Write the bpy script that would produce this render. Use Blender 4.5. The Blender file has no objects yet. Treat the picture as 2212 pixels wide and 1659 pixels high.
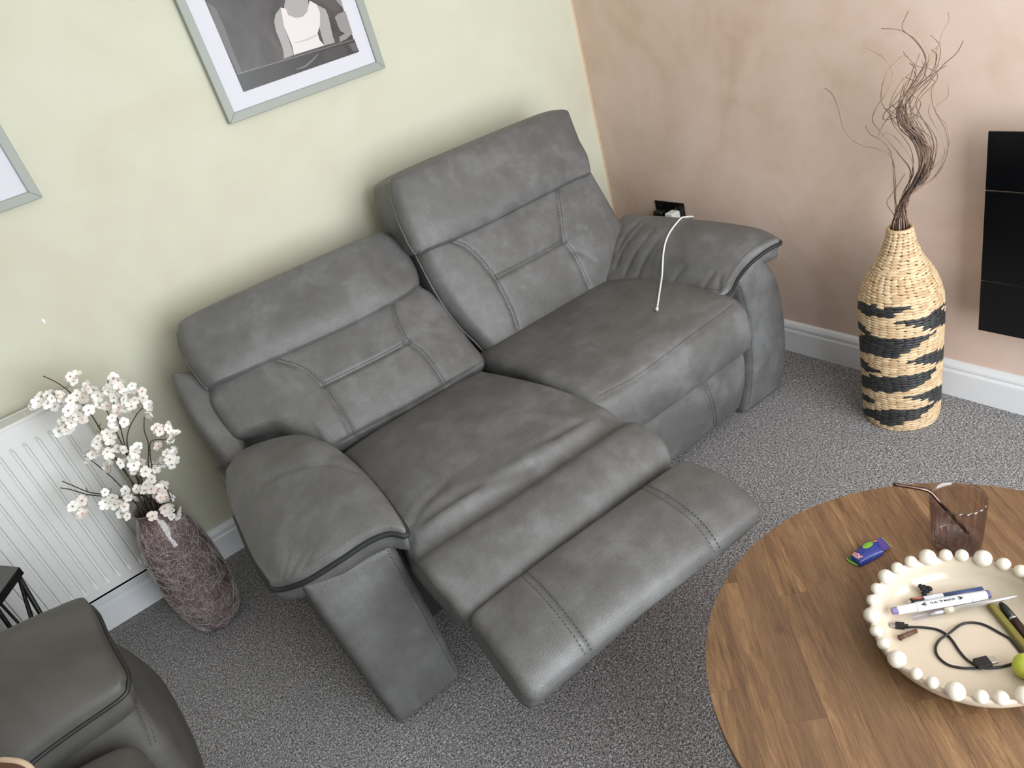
import bpy, bmesh, math, random
import numpy as np
from mathutils import Vector, Matrix
from mathutils.bvhtree import BVHTree

random.seed(7)
rng = np.random.default_rng(7)
scene = bpy.context.scene
COL = scene.collection
IMG_W = 2212.0

# ------------------------------------------------------------------ camera
# world: x along the green wall (towards the corner), y into the green wall, z up;
# room corner of the two walls is the origin, units are metres
CAM_R = np.array([[0.77412454, -0.57816273, -0.25779654],
                  [-0.48078548, -0.27206609, -0.83356186],
                  [0.4117967, 0.76922552, -0.48858528]])   # rows: right, down, forward
CAM_F = 1627.911
CAM_C = np.array([-1.9875, -2.3955, 1.5])
cam_data = bpy.data.cameras.new('camera')
cam = bpy.data.objects.new('camera', cam_data)
COL.objects.link(cam)
m = Matrix.Identity(4)
for i in range(3):
    m[i][0] = CAM_R[0][i]
    m[i][1] = -CAM_R[1][i]
    m[i][2] = -CAM_R[2][i]
    m[i][3] = CAM_C[i]
cam.matrix_world = m
cam_data.sensor_fit = 'HORIZONTAL'
cam_data.sensor_width = 36.0
cam_data.lens = CAM_F / IMG_W * 36.0
cam_data.clip_start = 0.02
scene.camera = cam

# ------------------------------------------------------------------ world, lights, exposure
world = bpy.data.worlds.new('world')
scene.world = world
world.use_nodes = True
bg = world.node_tree.nodes['Background']
bg.inputs['Color'].default_value = (0.85, 0.92, 1.0, 1)
bg.inputs['Strength'].default_value = 1.0

def area_light(name, loc, target, sx, sy, power, color):
    d = bpy.data.lights.new(name, 'AREA')
    d.shape = 'RECTANGLE'
    d.size, d.size_y, d.energy, d.color = sx, sy, power, color
    o = bpy.data.objects.new(name, d)
    COL.objects.link(o)
    o.location = loc
    o.rotation_euler = (Vector(target) - Vector(loc)).to_track_quat('-Z', 'Y').to_euler()
    return o
# daylight of the window in the wall behind the camera, in the plane of its opening
area_light('window_behind_offscreen', (-1.08, -3.42, 1.12), (-1.08, 0, 1.05), 1.95, 2.0, 116, (0.91, 0.965, 1.0))

vs = scene.view_settings
vs.view_transform = 'Standard'
vs.look = 'None'
vs.gamma = 1.0
vs.use_curve_mapping = False
vs.exposure = -0.1

# ------------------------------------------------------------------ pixel helpers
def ray(x, y):
    c = np.array([(x - 1106) / CAM_F, (y - 829.5) / CAM_F, 1.0])
    return CAM_R.T @ c
def hit_axis(x, y, i, v):
    r = ray(x, y)
    return CAM_C + (v - CAM_C[i]) / r[i] * r
def pz(x, y, z): return hit_axis(x, y, 2, z)
def py(x, y, v): return hit_axis(x, y, 1, v)
def px(x, y, v): return hit_axis(x, y, 0, v)
def ppl(x, y, p0, n):
    r = ray(x, y)
    p0 = np.asarray(p0, float); n = np.asarray(n, float)
    return CAM_C + ((p0 - CAM_C) @ n) / (r @ n) * r
def unit(v):
    v = np.asarray(v, float)
    return v / (np.linalg.norm(v) + 1e-12)

# ------------------------------------------------------------------ materials
def srgb(r, g, b):
    f = lambda c: (c / 255 / 12.92) if c / 255 <= 0.04045 else ((c / 255 + 0.055) / 1.055) ** 2.4
    return (f(r), f(g), f(b), 1)
class Mat:
    def __init__(self, name):
        self.m = bpy.data.materials.new(name)
        self.m.use_nodes = True
        self.t = self.m.node_tree
        self.b = self.t.nodes['Principled BSDF']
    def node(self, kind, **kw):
        n = self.t.nodes.new(kind)
        for k, v in kw.items():
            if k in n.inputs: n.inputs[k].default_value = v
            else: setattr(n, k, v)
        return n
    def link(self, a, b): self.t.links.new(a, b)
    def coords(self, kind='Object', scale=(1, 1, 1), rot=(0, 0, 0), loc=(0, 0, 0)):
        tc = self.node('ShaderNodeTexCoord')
        mp = self.node('ShaderNodeMapping')
        mp.inputs['Scale'].default_value = scale
        mp.inputs['Rotation'].default_value = rot
        mp.inputs['Location'].default_value = loc
        self.link(tc.outputs[kind], mp.inputs['Vector'])
        return mp.outputs['Vector']
    def noise(self, vec, scale, detail=3, rough=0.5, dist=0.0):
        n = self.node('ShaderNodeTexNoise')
        n.inputs['Scale'].default_value = scale
        n.inputs['Detail'].default_value = detail
        n.inputs['Roughness'].default_value = rough
        n.inputs['Distortion'].default_value = dist
        self.link(vec, n.inputs['Vector'])
        return n.outputs['Fac']
    def voronoi(self, vec, scale, feature='F1'):
        n = self.node('ShaderNodeTexVoronoi')
        n.feature = feature
        n.inputs['Scale'].default_value = scale
        self.link(vec, n.inputs['Vector'])
        return n.outputs['Distance']
    def ramp(self, fac, stops):
        n = self.node('ShaderNodeValToRGB')
        e = n.color_ramp.elements
        while len(e) < len(stops): e.new(0.5)
        for k, (p, c) in enumerate(stops):
            e[k].position = p
            e[k].color = c
        self.link(fac, n.inputs['Fac'])
        return n.outputs['Color']
    def mix(self, fac, a, b, mode='MIX'):
        n = self.node('ShaderNodeMix', data_type='RGBA', blend_type=mode)
        if isinstance(fac, (int, float)): n.inputs[0].default_value = fac
        else: self.link(fac, n.inputs[0])
        for v, s in ((a, n.inputs[6]), (b, n.inputs[7])):
            if isinstance(v, tuple): s.default_value = v
            else: self.link(v, s)
        return n.outputs[2]
    def math(self, op, a, b=None, c=None):
        n = self.node('ShaderNodeMath', operation=op)
        for k, v in enumerate((a, b, c)):
            if v is None: continue
            if isinstance(v, (int, float)): n.inputs[k].default_value = v
            else: self.link(v, n.inputs[k])
        return n.outputs[0]
    def bump(self, h, strength=0.3, dist=0.002, prev=None):
        n = self.node('ShaderNodeBump')
        n.inputs['Strength'].default_value = strength
        n.inputs['Distance'].default_value = dist
        self.link(h, n.inputs['Height'])
        if prev is not None: self.link(prev, n.inputs['Normal'])
        self.link(n.outputs['Normal'], self.b.inputs['Normal'])
        return n.outputs['Normal']
    def color(self, c):
        if isinstance(c, tuple): self.b.inputs['Base Color'].default_value = c
        else: self.link(c, self.b.inputs['Base Color'])
        return self
    def set(self, **kw):
        for k, v in kw.items():
            k = k.replace('_', ' ')
            s = self.b.inputs[k]
            if isinstance(v, (int, float, tuple)): s.default_value = v
            else: self.link(v, s)
        return self
def plain(name, rgb, rough=0.5, metal=0.0, **kw):
    M = Mat(name)
    M.color(srgb(*rgb)).set(Roughness=rough, Metallic=metal, **kw)
    return M.m

def mk_leather():
    M = Mat('grey_faux_leather')
    v = M.coords('Object')
    n1 = M.noise(v, 7.0, 4, 0.6, 0.4)
    n2 = M.noise(v, 23.0, 3, 0.6)
    f = M.math('MULTIPLY_ADD', n2, 0.35, M.math('MULTIPLY', n1, 0.65))
    c = M.ramp(f, [(0.30, srgb(68, 66, 63)), (0.5, srgb(86, 85, 84)), (0.70, srgb(110, 110, 111))])
    g = M.voronoi(v, 430.0)
    c2 = M.mix(M.math('MULTIPLY', g, 0.22), c, srgb(132, 132, 133))
    M.color(c2)
    M.set(Roughness=M.math('MULTIPLY_ADD', n1, 0.25, 0.34))
    M.b.inputs['Specular IOR Level'].default_value = 0.5
    M.bump(g, 0.45, 0.001)
    return M.m
LEATHER = mk_leather()
def mk_leather_dark():
    M = Mat('charcoal_faux_leather')
    v = M.coords('Object')
    n1 = M.noise(v, 6.0, 4, 0.6, 0.4)
    M.color(M.ramp(n1, [(0.3, srgb(62, 60, 56)), (0.7, srgb(80, 78, 74))]))
    M.set(Roughness=0.6)
    M.bump(M.voronoi(v, 520.0), 0.3, 0.0006)
    return M.m
LEATHER2 = mk_leather_dark()
BLACK_PIPE = plain('black_piping', (26, 27, 28), 0.5)
PIPING = plain('dark_piping', (27, 28, 30), 0.65)
THREAD = plain('dark_thread', (62, 61, 60), 0.7)
THREAD_L = plain('pale_thread', (112, 110, 105), 0.7)
BLACK_METAL = plain('black_metal', (24, 25, 26), 0.4, 0.3)
BLACK_CLOTH = plain('black_lining', (30, 30, 31), 0.9)
WHITE_GLOSS = plain('white_gloss_paint', (228, 229, 232), 0.35)
RAD_WHITE = plain('radiator_enamel', (224, 224, 222), 0.3)

def mk_green():
    M = Mat('sage_green_paint')
    v = M.coords('Object')
    n = M.noise(v, 1.6, 4, 0.6, 0.6)
    n2 = M.noise(v, 5.0, 3, 0.6)
    f = M.math('MULTIPLY_ADD', n2, 0.3, M.math('MULTIPLY', n, 0.7))
    M.color(M.ramp(f, [(0.34, srgb(195, 189, 171)), (0.50, srgb(199, 198, 179)), (0.66, srgb(202, 204, 185))]))
    M.set(Roughness=0.75)
    M.bump(M.noise(v, 160, 2), 0.08, 0.001)
    return M.m
GREEN = mk_green()
def mk_plaster():
    M = Mat('bare_pink_plaster')
    v = M.coords('Object')
    n = M.noise(v, 2.4, 5, 0.62, 0.8)
    n2 = M.noise(v, 7.0, 4, 0.6, 0.5)
    f = M.math('MULTIPLY_ADD', n2, 0.35, M.math('MULTIPLY', n, 0.65))
    c = M.ramp(f, [(0.30, srgb(198, 170, 150)), (0.44, srgb(213, 187, 170)), (0.56, srgb(220, 195, 181)), (0.74, srgb(226, 204, 193))])
    # ragged strip of paint along the inner corner (y close to 0)
    sep = M.node('ShaderNodeSeparateXYZ')
    tc = M.node('ShaderNodeTexCoord')
    M.link(tc.outputs['Object'], sep.inputs['Vector'])
    vz = M.coords('Object', scale=(0, 0, 1))
    rag = M.math('MULTIPLY_ADD', M.noise(vz, 38, 4, 0.7), 0.020, 0.002)
    on = M.math('GREATER_THAN', sep.outputs['Y'], M.math('MULTIPLY', rag, -1.0))
    rag2 = M.math('MULTIPLY_ADD', M.noise(vz, 9, 3, 0.6), 0.05, 0.0)
    near = M.math('GREATER_THAN', sep.outputs['Y'], M.math('MULTIPLY', rag2, -1.0))
    c = M.mix(M.math('MULTIPLY', near, 0.45), c, srgb(222, 190, 168))
    c = M.mix(on, c, srgb(250, 222, 196))
    M.color(c)
    M.set(Roughness=0.8)
    M.bump(M.noise(v, 60, 3), 0.1, 0.001)
    return M.m
PLASTER = mk_plaster()
def mk_carpet():
    M = Mat('speckled_grey_carpet')
    v = M.coords('Object')
    n1 = M.noise(v, 210, 2, 0.6, 0.6)
    n2 = M.noise(v, 420, 2, 0.7)
    big = M.noise(v, 3.0, 3, 0.6)
    f = M.math('MULTIPLY_ADD', n2, 0.4, M.math('MULTIPLY', n1, 0.6))
    c = M.ramp(f, [(0.36, srgb(62, 60, 60)), (0.47, srgb(122, 119, 119)), (0.54, srgb(166, 163, 163)), (0.66, srgb(236, 232, 232))])
    M.color(M.mix(M.math('MULTIPLY', big, 0.25), c, srgb(116, 113, 113)))
    M.set(Roughness=0.95)
    M.b.inputs['Specular IOR Level'].default_value = 0.1
    M.bump(f, 0.9, 0.006)
    return M.m
CARPET = mk_carpet()
CEIL = plain('ceiling_white', (235, 234, 230), 0.8)
WALL_W = plain('wall_offwhite', (214, 208, 196), 0.8)

# ------------------------------------------------------------------ object helpers
def mesh_obj(name, verts, faces, mat, parent=None, smooth=True):
    me = bpy.data.meshes.new(name)
    me.from_pydata([tuple(map(float, v)) for v in verts], [], faces)
    if len(faces) > 3:
        bm = bmesh.new(); bm.from_mesh(me)
        bmesh.ops.recalc_face_normals(bm, faces=bm.faces)
        bm.to_mesh(me); bm.free()
    me.materials.append(mat)
    if smooth:
        me.polygons.foreach_set('use_smooth', [True] * len(me.polygons))
    me.update()
    o = bpy.data.objects.new(name, me)
    COL.objects.link(o)
    if parent is not None:
        o.parent = parent
        o.matrix_parent_inverse = Matrix.Translation(-Vector(abs_loc(parent)))
    return o
def abs_loc(o):
    l = Vector(o.location)
    return l
def thing(name, loc, label, cat, group=None):
    o = bpy.data.objects.new(name, None)
    o.empty_display_size = 0.05
    COL.objects.link(o)
    o.location = tuple(map(float, loc))
    tag(o, label, cat, group)
    return o
def tag(o, label, cat, group=None):
    o['label'] = label
    o['category'] = cat
    if group: o['group'] = group
    return o
def structure(o):
    o['kind'] = 'structure'
    return o

def cat_rom(pts, n, closed=False):
    """n points along a centripetal-ish Catmull-Rom through pts, spaced by arc length"""
    P = np.asarray(pts, float)
    if len(P) == 2:
        k = np.linspace(0, 1, n)[:, None]
        return P[0] * (1 - k) + P[1] * k
    if closed: Q = np.vstack([P[-1], P, P[0], P[1]])
    else: Q = np.vstack([2 * P[0] - P[1], P, 2 * P[-1] - P[-2]])
    out = []
    segs = len(Q) - 3
    for i in range(segs):
        p0, p1, p2, p3 = Q[i:i + 4]
        t = np.linspace(0, 1, 24, endpoint=(i == segs - 1))[:, None]
        out.append(0.5 * ((2 * p1) + (-p0 + p2) * t + (2 * p0 - 5 * p1 + 4 * p2 - p3) * t ** 2 + (-p0 + 3 * p1 - 3 * p2 + p3) * t ** 3))
    D = np.vstack(out)
    s = np.r_[0, np.cumsum(np.linalg.norm(np.diff(D, axis=0), axis=1))]
    q = np.linspace(0, s[-1], n, endpoint=not closed)
    return np.stack([np.interp(q, s, D[:, k]) for k in range(D.shape[1])], 1)
def resample_at(pts, params):
    D = cat_rom(pts, 300)
    q = np.asarray(params) * 299
    return np.stack([np.interp(q, np.arange(300), D[:, k]) for k in range(3)], 1)

def box_geo(lo, hi):
    x0, y0, z0 = lo; x1, y1, z1 = hi
    v = [(x0, y0, z0), (x1, y0, z0), (x1, y1, z0), (x0, y1, z0), (x0, y0, z1), (x1, y0, z1), (x1, y1, z1), (x0, y1, z1)]
    f = [(0, 3, 2, 1), (4, 5, 6, 7), (0, 1, 5, 4), (1, 2, 6, 5), (2, 3, 7, 6), (3, 0, 4, 7)]
    return v, f
def join(geos):
    V, F = [], []
    for v, f in geos:
        b = len(V)
        V += [tuple(p) for p in v]
        F += [tuple(b + i for i in q) for q in f]
    return V, F
def box(name, lo, hi, mat, parent=None, bevel=0.0):
    lo2 = [min(a, b) for a, b in zip(lo, hi)]; hi2 = [max(a, b) for a, b in zip(lo, hi)]
    o = mesh_obj(name, *box_geo(lo2, hi2), mat, parent, smooth=False)
    if bevel: add_bevel(o, bevel)
    return o
def add_bevel(o, w, seg=2):
    b = o.modifiers.new('bevel', 'BEVEL')
    b.width = w; b.segments = seg; b.limit_method = 'ANGLE'
    return o
def tube_geo(path, rad, ns=8, cap=True):
    P = np.asarray(path, float)
    n = len(P)
    rad = np.full(n, rad) if np.isscalar(rad) else np.asarray(rad, float)
    T = np.gradient(P, axis=0)
    T /= np.linalg.norm(T, axis=1)[:, None] + 1e-12
    up = np.array([0, 0, 1.0]) if abs(T[0][2]) < 0.9 else np.array([1.0, 0, 0])
    u = unit(np.cross(T[0], up))
    V = []
    for i in range(n):
        u = unit(u - (u @ T[i]) * T[i])
        w = np.cross(T[i], u)
        for k in range(ns):
            a = 2 * math.pi * k / ns
            V.append(P[i] + rad[i] * (math.cos(a) * u + math.sin(a) * w))
    F = []
    for i in range(n - 1):
        for k in range(ns):
            a, b = i * ns + k, i * ns + (k + 1) % ns
            F.append((a, b, b + ns, a + ns))
    if cap:
        F.append(tuple(range(ns - 1, -1, -1)))
        F.append(tuple((n - 1) * ns + k for k in range(ns)))
    return V, F
def tube(name, path, rad, mat, parent=None, ns=8):
    return mesh_obj(name, *tube_geo(path, rad, ns), mat, parent)
def lathe_geo(prof, ns=48, center=(0, 0, 0)):
    V, F = [], []
    for r, z in prof:
        for k in range(ns):
            a = 2 * math.pi * k / ns
            V.append((center[0] + r * math.cos(a), center[1] + r * math.sin(a), center[2] + z))
    for i in range(len(prof) - 1):
        for k in range(ns):
            a, b = i * ns + k, i * ns + (k + 1) % ns
            F.append((a, b, b + ns, a + ns))
    return V, F
def sphere_geo(c, r, nu=16, nv=10, sq=(1, 1, 1)):
    V, F = [], []
    for i in range(nv + 1):
        th = math.pi * i / nv
        for k in range(nu):
            a = 2 * math.pi * k / nu
            V.append((c[0] + sq[0] * r * math.sin(th) * math.cos(a), c[1] + sq[1] * r * math.sin(th) * math.sin(a), c[2] - sq[2] * r * math.cos(th)))
    for i in range(nv):
        for k in range(nu):
            a, b = i * nu + k, i * nu + (k + 1) % nu
            F.append((a, b, b + nu, a + nu))
    return V, F

# ------------------------------------------------------------------ soft cushions
class Cushion:
    """a padded panel: a Coons patch between four edge curves, bulged and rounded at its border,
    with a side band going back by the vector `back`"""
    def __init__(self, bot, right, top, left, hint, back, r=0.02, bulge=0.02, n=(90, 90), shape=None, taper=0.0, flat=2.0, rb=None, rc=0.014):
        ns, nt = n
        S = 0.5 - 0.5 * np.cos(np.pi * np.linspace(0, 1, ns + 1)); S = 0.6 * S + 0.4 * np.linspace(0, 1, ns + 1)
        T = 0.5 - 0.5 * np.cos(np.pi * np.linspace(0, 1, nt + 1)); T = 0.6 * T + 0.4 * np.linspace(0, 1, nt + 1)
        b, t = resample_at(bot, S), resample_at(top, S)
        l, ri = resample_at(left, T), resample_at(right, T)
        c00, c10, c01, c11 = (b[0] + l[0]) / 2, (b[-1] + ri[0]) / 2, (t[0] + l[-1]) / 2, (t[-1] + ri[-1]) / 2
        s = S[None, :, None]; q = T[:, None, None]
        P = (1 - q) * b[None] + q * t[None] + (1 - s) * l[:, None] + s * ri[:, None] \
            - ((1 - s) * (1 - q) * c00 + s * (1 - q) * c10 + (1 - s) * q * c01 + s * q * c11)
        du = np.gradient(P, axis=1); dv = np.gradient(P, axis=0)
        N = np.cross(du, dv)
        N /= np.linalg.norm(N, axis=2)[:, :, None] + 1e-12
        if (N.mean(axis=(0, 1)) @ np.asarray(hint, float)) < 0:
            N = -N
        # smooth the normals a little so corners behave
        for _ in range(3):
            M = np.pad(N, ((1, 1), (1, 1), (0, 0)), mode='edge')
            N = (M[1:-1, 1:-1] * 2 + M[:-2, 1:-1] + M[2:, 1:-1] + M[1:-1, :-2] + M[1:-1, 2:]) / 6
        N /= np.linalg.norm(N, axis=2)[:, :, None]
        wid = np.linalg.norm(np.diff(P, axis=1), axis=2).sum(1)
        hei = np.linalg.norm(np.diff(P, axis=0), axis=2).sum(0)
        es = np.minimum(S, 1 - S)[None, :] * wid[:, None]
        et = np.minimum(T, 1 - T)[:, None] * hei[None, :]
        # round the four corners of the panel in its own plane
        va, vb = np.maximum(rc - es, 0), np.maximum(rc - et, 0)
        ln = np.hypot(va, vb) + 1e-12
        k_ = np.where((va > 0) & (vb > 0), np.maximum(va, vb) / ln, 1.0)
        U = du / (np.linalg.norm(du, axis=2)[:, :, None] + 1e-12) * np.where(S[None, :] < 0.5, 1.0, -1.0)[:, :, None]
        W = dv / (np.linalg.norm(dv, axis=2)[:, :, None] + 1e-12) * np.where(T[:, None] < 0.5, 1.0, -1.0)[:, :, None]
        P = P + U * (va * (1 - k_))[:, :, None] + W * (vb * (1 - k_))[:, :, None]
        if rb: et = np.where(T[:, None] < 0.5, et * (r / rb), et)
        qx, qy = np.maximum(r - es, 0), np.maximum(r - et, 0)
        qq = np.maximum(qx, qy)
        drop = r - np.sqrt(np.maximum(r * r - qq * qq, 0))
        ss, tt = np.meshgrid(S, T)
        bl = bulge * ((1 - np.abs(2 * ss - 1) ** (2 * flat)) * (1 - np.abs(2 * tt - 1) ** (2 * flat)))
        if shape is not None: bl = bl + shape(ss, tt)
        self.ns, self.nt, self.S, self.T = ns, nt, S, T
        self.N = N
        self.V = P + N * (bl - drop)[:, :, None]
        self.back = np.asarray(back, float)
        self.taper = taper
        self._bvh = None
    def faces(self):
        w = self.ns + 1
        return [(j * w + i, j * w + i + 1, (j + 1) * w + i + 1, (j + 1) * w + i) for j in range(self.nt) for i in range(self.ns)]
    def bvh(self):
        if self._bvh is None:
            self._bvh = BVHTree.FromPolygons([Vector(v) for v in self.V.reshape(-1, 3)], self.faces())
        return self._bvh
    def cast(self, x, y):
        h = self.bvh().ray_cast(Vector(CAM_C), Vector(ray(x, y)))
        return None if h[0] is None else (np.array(h[0]), np.array(h[1]))
    def trace(self, pix, n=60):
        """project a pixel polyline onto the cushion -> list of surface points"""
        out = []
        for x, y in cat_rom(pix, n):
            h = self.cast(x, y)
            if h is not None: out.append(h[0])
        return np.array(out)
    def groove(self, path, depth, width):
        if len(path) < 2: return
        V = self.V.reshape(-1, 3); N = self.N.reshape(-1, 3)
        d = np.full(len(V), 1e9)
        for k in range(len(path) - 1):
            a, b = path[k], path[k + 1]
            ab = b - a
            t = np.clip(((V - a) @ ab) / (ab @ ab + 1e-12), 0, 1)
            d = np.minimum(d, np.linalg.norm(V - (a + t[:, None] * ab), axis=1))
        V -= N * (depth * np.exp(-(d / width) ** 2))[:, None]
        self.V = V.reshape(self.V.shape)
        self._bvh = None
    def border(self, which):
        V = self.V
        return {'bot': V[0], 'top': V[-1], 'left': V[:, 0], 'right': V[:, -1]}[which]
    def build(self, name, mat, parent):
        V = self.V.reshape(-1, 3)
        w = self.ns + 1
        F = self.faces()
        loop = [i for i in range(w)] + [j * w + self.ns for j in range(1, self.nt + 1)] \
            + [self.nt * w + i for i in range(self.ns - 1, -1, -1)] + [j * w for j in range(self.nt - 1, 0, -1)]
        L = V[loop]
        cen = L.mean(0)
        rings = []
        VV = [V]
        base = len(V)
        for k in (0.12, 0.5, 0.88, 1.0):
            inset = self.taper * k + (0.06 if k == 1.0 else 0.0)
            ring = L + self.back * k + (cen - L) * inset
            VV.append(ring)
            rings.append(list(range(base, base + len(loop))))
            base += len(loop)
        VV.append(np.array([cen + self.back * 1.0]))
        prev = loop
        for rg in rings:
            n = len(loop)
            F += [(prev[i], rg[i], rg[(i + 1) % n], prev[(i + 1) % n]) for i in range(n)]
            prev = rg
        F += [(prev[i], base, prev[(i + 1) % len(prev)]) for i in range(len(prev))]
        self.obj = mesh_obj(name, np.vstack(VV), F, mat, parent)
        return self.obj
    def stitches(self, pix, parent, offs=(-0.005, 0.005), mat=None, n=None, seam=True, name='seam', dash=0.0045, gap=0.0035, w=0.0011):
        """dashed thread rows beside a seam line"""
        path = self.trace(pix, 80)
        if len(path) < 3: return
        L = np.linalg.norm(np.diff(path, axis=0), axis=1).sum()
        cnt = max(4, int(L / (dash + gap)))
        path = cat_rom(path[::4] if len(path) > 12 else path, cnt * 2)
        T = np.gradient(path, axis=0)
        geos = []
        bv = self.bvh()
        for off in offs:
            pts = []
            for p, t in zip(path, T):
                h = bv.find_nearest(Vector(p))
                nn = np.array(h[1])
                side = unit(np.cross(nn, t))
                h2 = bv.find_nearest(Vector(p + side * off))
                nn = np.array(h2[1])
                if nn @ (CAM_C - p) < 0: nn = -nn
                pts.append((np.array(h2[0]) + nn * 0.0006, nn))
            for k in range(0, len(pts) - 1, 2):
                (a, na), (b, nb) = pts[k], pts[k + 1]
                s = unit(np.cross(na, b - a)) * w
                hgt = na * 0.0009
                geos.append(([a - s, a + s, b + s, b - s, a + hgt, b + hgt], [(0, 4, 5, 3), (1, 2, 5, 4), (0, 1, 4), (2, 3, 5)]))
        if geos:
            mesh_obj(name, *join(geos), mat or THREAD, parent, smooth=False)

# ================================================================== the room
XL, YB, ZC = -3.7, -3.4, 2.4
structure(box('floor', (XL, YB, -0.05), (0, 0, 0), CARPET))
structure(box('ceiling', (XL, YB, ZC), (0, 0, ZC + 0.05), CEIL))
structure(box('wall_green', (XL, 0, 0), (0.1, 0.1, ZC), GREEN))
structure(box('wall_plaster', (0, YB, 0), (0.1, 0, ZC), PLASTER))
structure(box('wall_side', (XL - 0.1, YB, 0), (XL, 0.1, ZC), WALL_W))
# wall behind the camera with its window opening
WX0, WX1, WZ0, WZ1 = -2.1, -0.08, 0.08, 2.15
V, F = join([box_geo((XL - 0.1, YB - 0.2, 0), (WX0, YB, ZC)), box_geo((WX1, YB - 0.2, 0), (0.1, YB, ZC)),
             box_geo((WX0, YB - 0.2, 0), (WX1, YB, WZ0)), box_geo((WX0, YB - 0.2, WZ1), (WX1, YB, ZC))])
structure(mesh_obj('wall_window', V, F, WALL_W, smooth=False))
win = bpy.data.objects.new('window_1', None); COL.objects.link(win); win.location = ((WX0 + WX1) / 2, YB - 0.1, WZ0)
structure(win)
fr = []
for x in (WX0, (WX0 + WX1) / 2 - 0.03, WX1 - 0.06): fr.append(box_geo((x, YB - 0.14, WZ0), (x + 0.06, YB - 0.08, WZ1)))
for z in (WZ0, WZ1 - 0.06): fr.append(box_geo((WX0, YB - 0.14, z), (WX1, YB - 0.08, z + 0.06)))
mesh_obj('window_frame', *join(fr), WHITE_GLOSS, win, smooth=False)
def mk_glass(name, tint, rough=0.02, edge=None, gloss=0.035, rim=0.55):
    M = Mat(name)
    t = M.t
    out = t.nodes['Material Output']
    tr = M.node('ShaderNodeBsdfTransparent'); tr.inputs['Color'].default_value = tint
    gl = M.node('ShaderNodeBsdfGlossy'); gl.inputs['Roughness'].default_value = rough
    fz = M.node('ShaderNodeLayerWeight'); fz.inputs['Blend'].default_value = 0.5
    if edge is not None: M.link(M.mix(M.math('POWER', fz.outputs['Facing'], 1.2), tint, edge), tr.inputs['Color'])
    mx = M.node('ShaderNodeMixShader')
    M.link(M.math('MULTIPLY_ADD', M.math('POWER', fz.outputs['Facing'], 4.0), rim, gloss), mx.inputs[0]); M.link(tr.outputs[0], mx.inputs[1]); M.link(gl.outputs[0], mx.inputs[2])
    M.link(mx.outputs[0], out.inputs['Surface'])
    return M.m
PANE = mk_glass('window_glass', (0.97, 0.98, 0.98, 1))
box('pane', (WX0, YB - 0.115, WZ0), (WX1, YB - 0.11, WZ1), PANE, win)

# skirting boards: a stepped, rounded moulding swept along each wall
SK = [(0.0, 0.0), (0.018, 0.0), (0.018, 0.083), (0.0165, 0.087), (0.0125, 0.090), (0.0125, 0.094), (0.016, 0.098), (0.015, 0.105), (0.010, 0.113), (0.004, 0.117), (0.0, 0.118)]
def skirting(name, a, b, nrm):
    n = len(SK)
    V = [(e[0] + nrm[0] * d, e[1] + nrm[1] * d, z) for e in (a, b) for d, z in SK]
    F = [(i, i + 1, n + i + 1, n + i) for i in range(n - 1)] + [tuple(range(n)), tuple(range(2 * n - 1, n - 1, -1))]
    return structure(mesh_obj(name, V, F, WHITE_GLOSS, smooth=False))
skirting('baseboard_green', (XL, 0), (0, 0), (0, -1))
skirting('baseboard_plaster', (0, 0), (0, YB), (-1, 0))
skirting('baseboard_side', (XL, 0), (XL, YB), (1, 0))
# ================================================================== the reclining sofa
SOFA = thing('recliner_sofa', (-1.05, -0.55, 0), 'grey faux leather two seater recliner sofa with one footrest raised', 'sofa')
UP_R = unit((0, 0.25, 0.524)); N_R = unit((0, -0.524, 0.25)); P_R = np.array([0, -0.5, 0.45])
UP_L = unit((0, 0.40, 0.42)); N_L = unit((0, -0.42, 0.40)); P_L = np.array([0, -0.57, 0.43])
def onR(pts, off=0.0): return [ppl(x, y, P_R + N_R * off, N_R) for x, y in pts]
def onL(pts, off=0.0): return [ppl(x, y, P_L + N_L * off, N_L) for x, y in pts]

# ---- hidden carcass: base box and back frames
box('base', (-1.64, -0.88, 0.03), (-0.42, -0.12, 0.30), BLACK_CLOTH, SOFA, 0.02)

# ---- right (upright) back
lowR_left = onR([(905, 545), (950, 630), (1000, 700), (1050, 752)])
lowR_left = [lowR_left[0] + UP_R * 0.06] + lowR_left + [lowR_left[-1] - UP_R * 0.08]
rt = onR([(1286, 372), (1312, 418), (1341, 468)])
lowR_right = [rt[0] + UP_R * 0.05] + rt + [np.array([rt[-1][0] + 0.01, *(P_R + UP_R * ((z - 0.45) / UP_R[2]))[1:]]) for z in (0.55, 0.38)]
bR = [lowR_left[-1]] + [p - UP_R * 0.08 for p in onR([(1120, 710), (1200, 660), (1300, 615)])] + [lowR_right[-1]]
tR = [lowR_left[0], lowR_right[0]]
c = Cushion(bR, lowR_right[::-1], tR, lowR_left[::-1], N_R, (0, 0.16, -0.04), r=0.035, bulge=0.033, n=(130, 130))
seamA = [(972, 519), (1005, 532), (1032, 555), (1052, 578), (1070, 602), (1088, 635), (1105, 670), (1118, 708)]
seamB = [(1203, 408), (1209, 450), (1214, 490), (1219, 520), (1240, 550), (1255, 580), (1266, 605), (1275, 625)]
seamC = [(1071, 600), (1120, 575), (1170, 548), (1219, 521)]
for sm in (seamA, seamB, seamC): c.groove(c.trace(sm), 0.008, 0.007)
for wr in ([(1225, 515), (1245, 500), (1262, 495)], [(1235, 540), (1262, 548), (1285, 565)]): c.groove(c.trace(wr, 20), 0.004, 0.01)
o = c.build('back_cushion', LEATHER, SOFA)
for sm in (seamA, seamB): c.stitches(sm, o)
c.stitches(seamC, o)
CUSH_BACK_R = c
# side welt of the cushion
tube('welt', c.border('left')[10:-6:3], 0.0035, LEATHER, o, 6)
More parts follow.
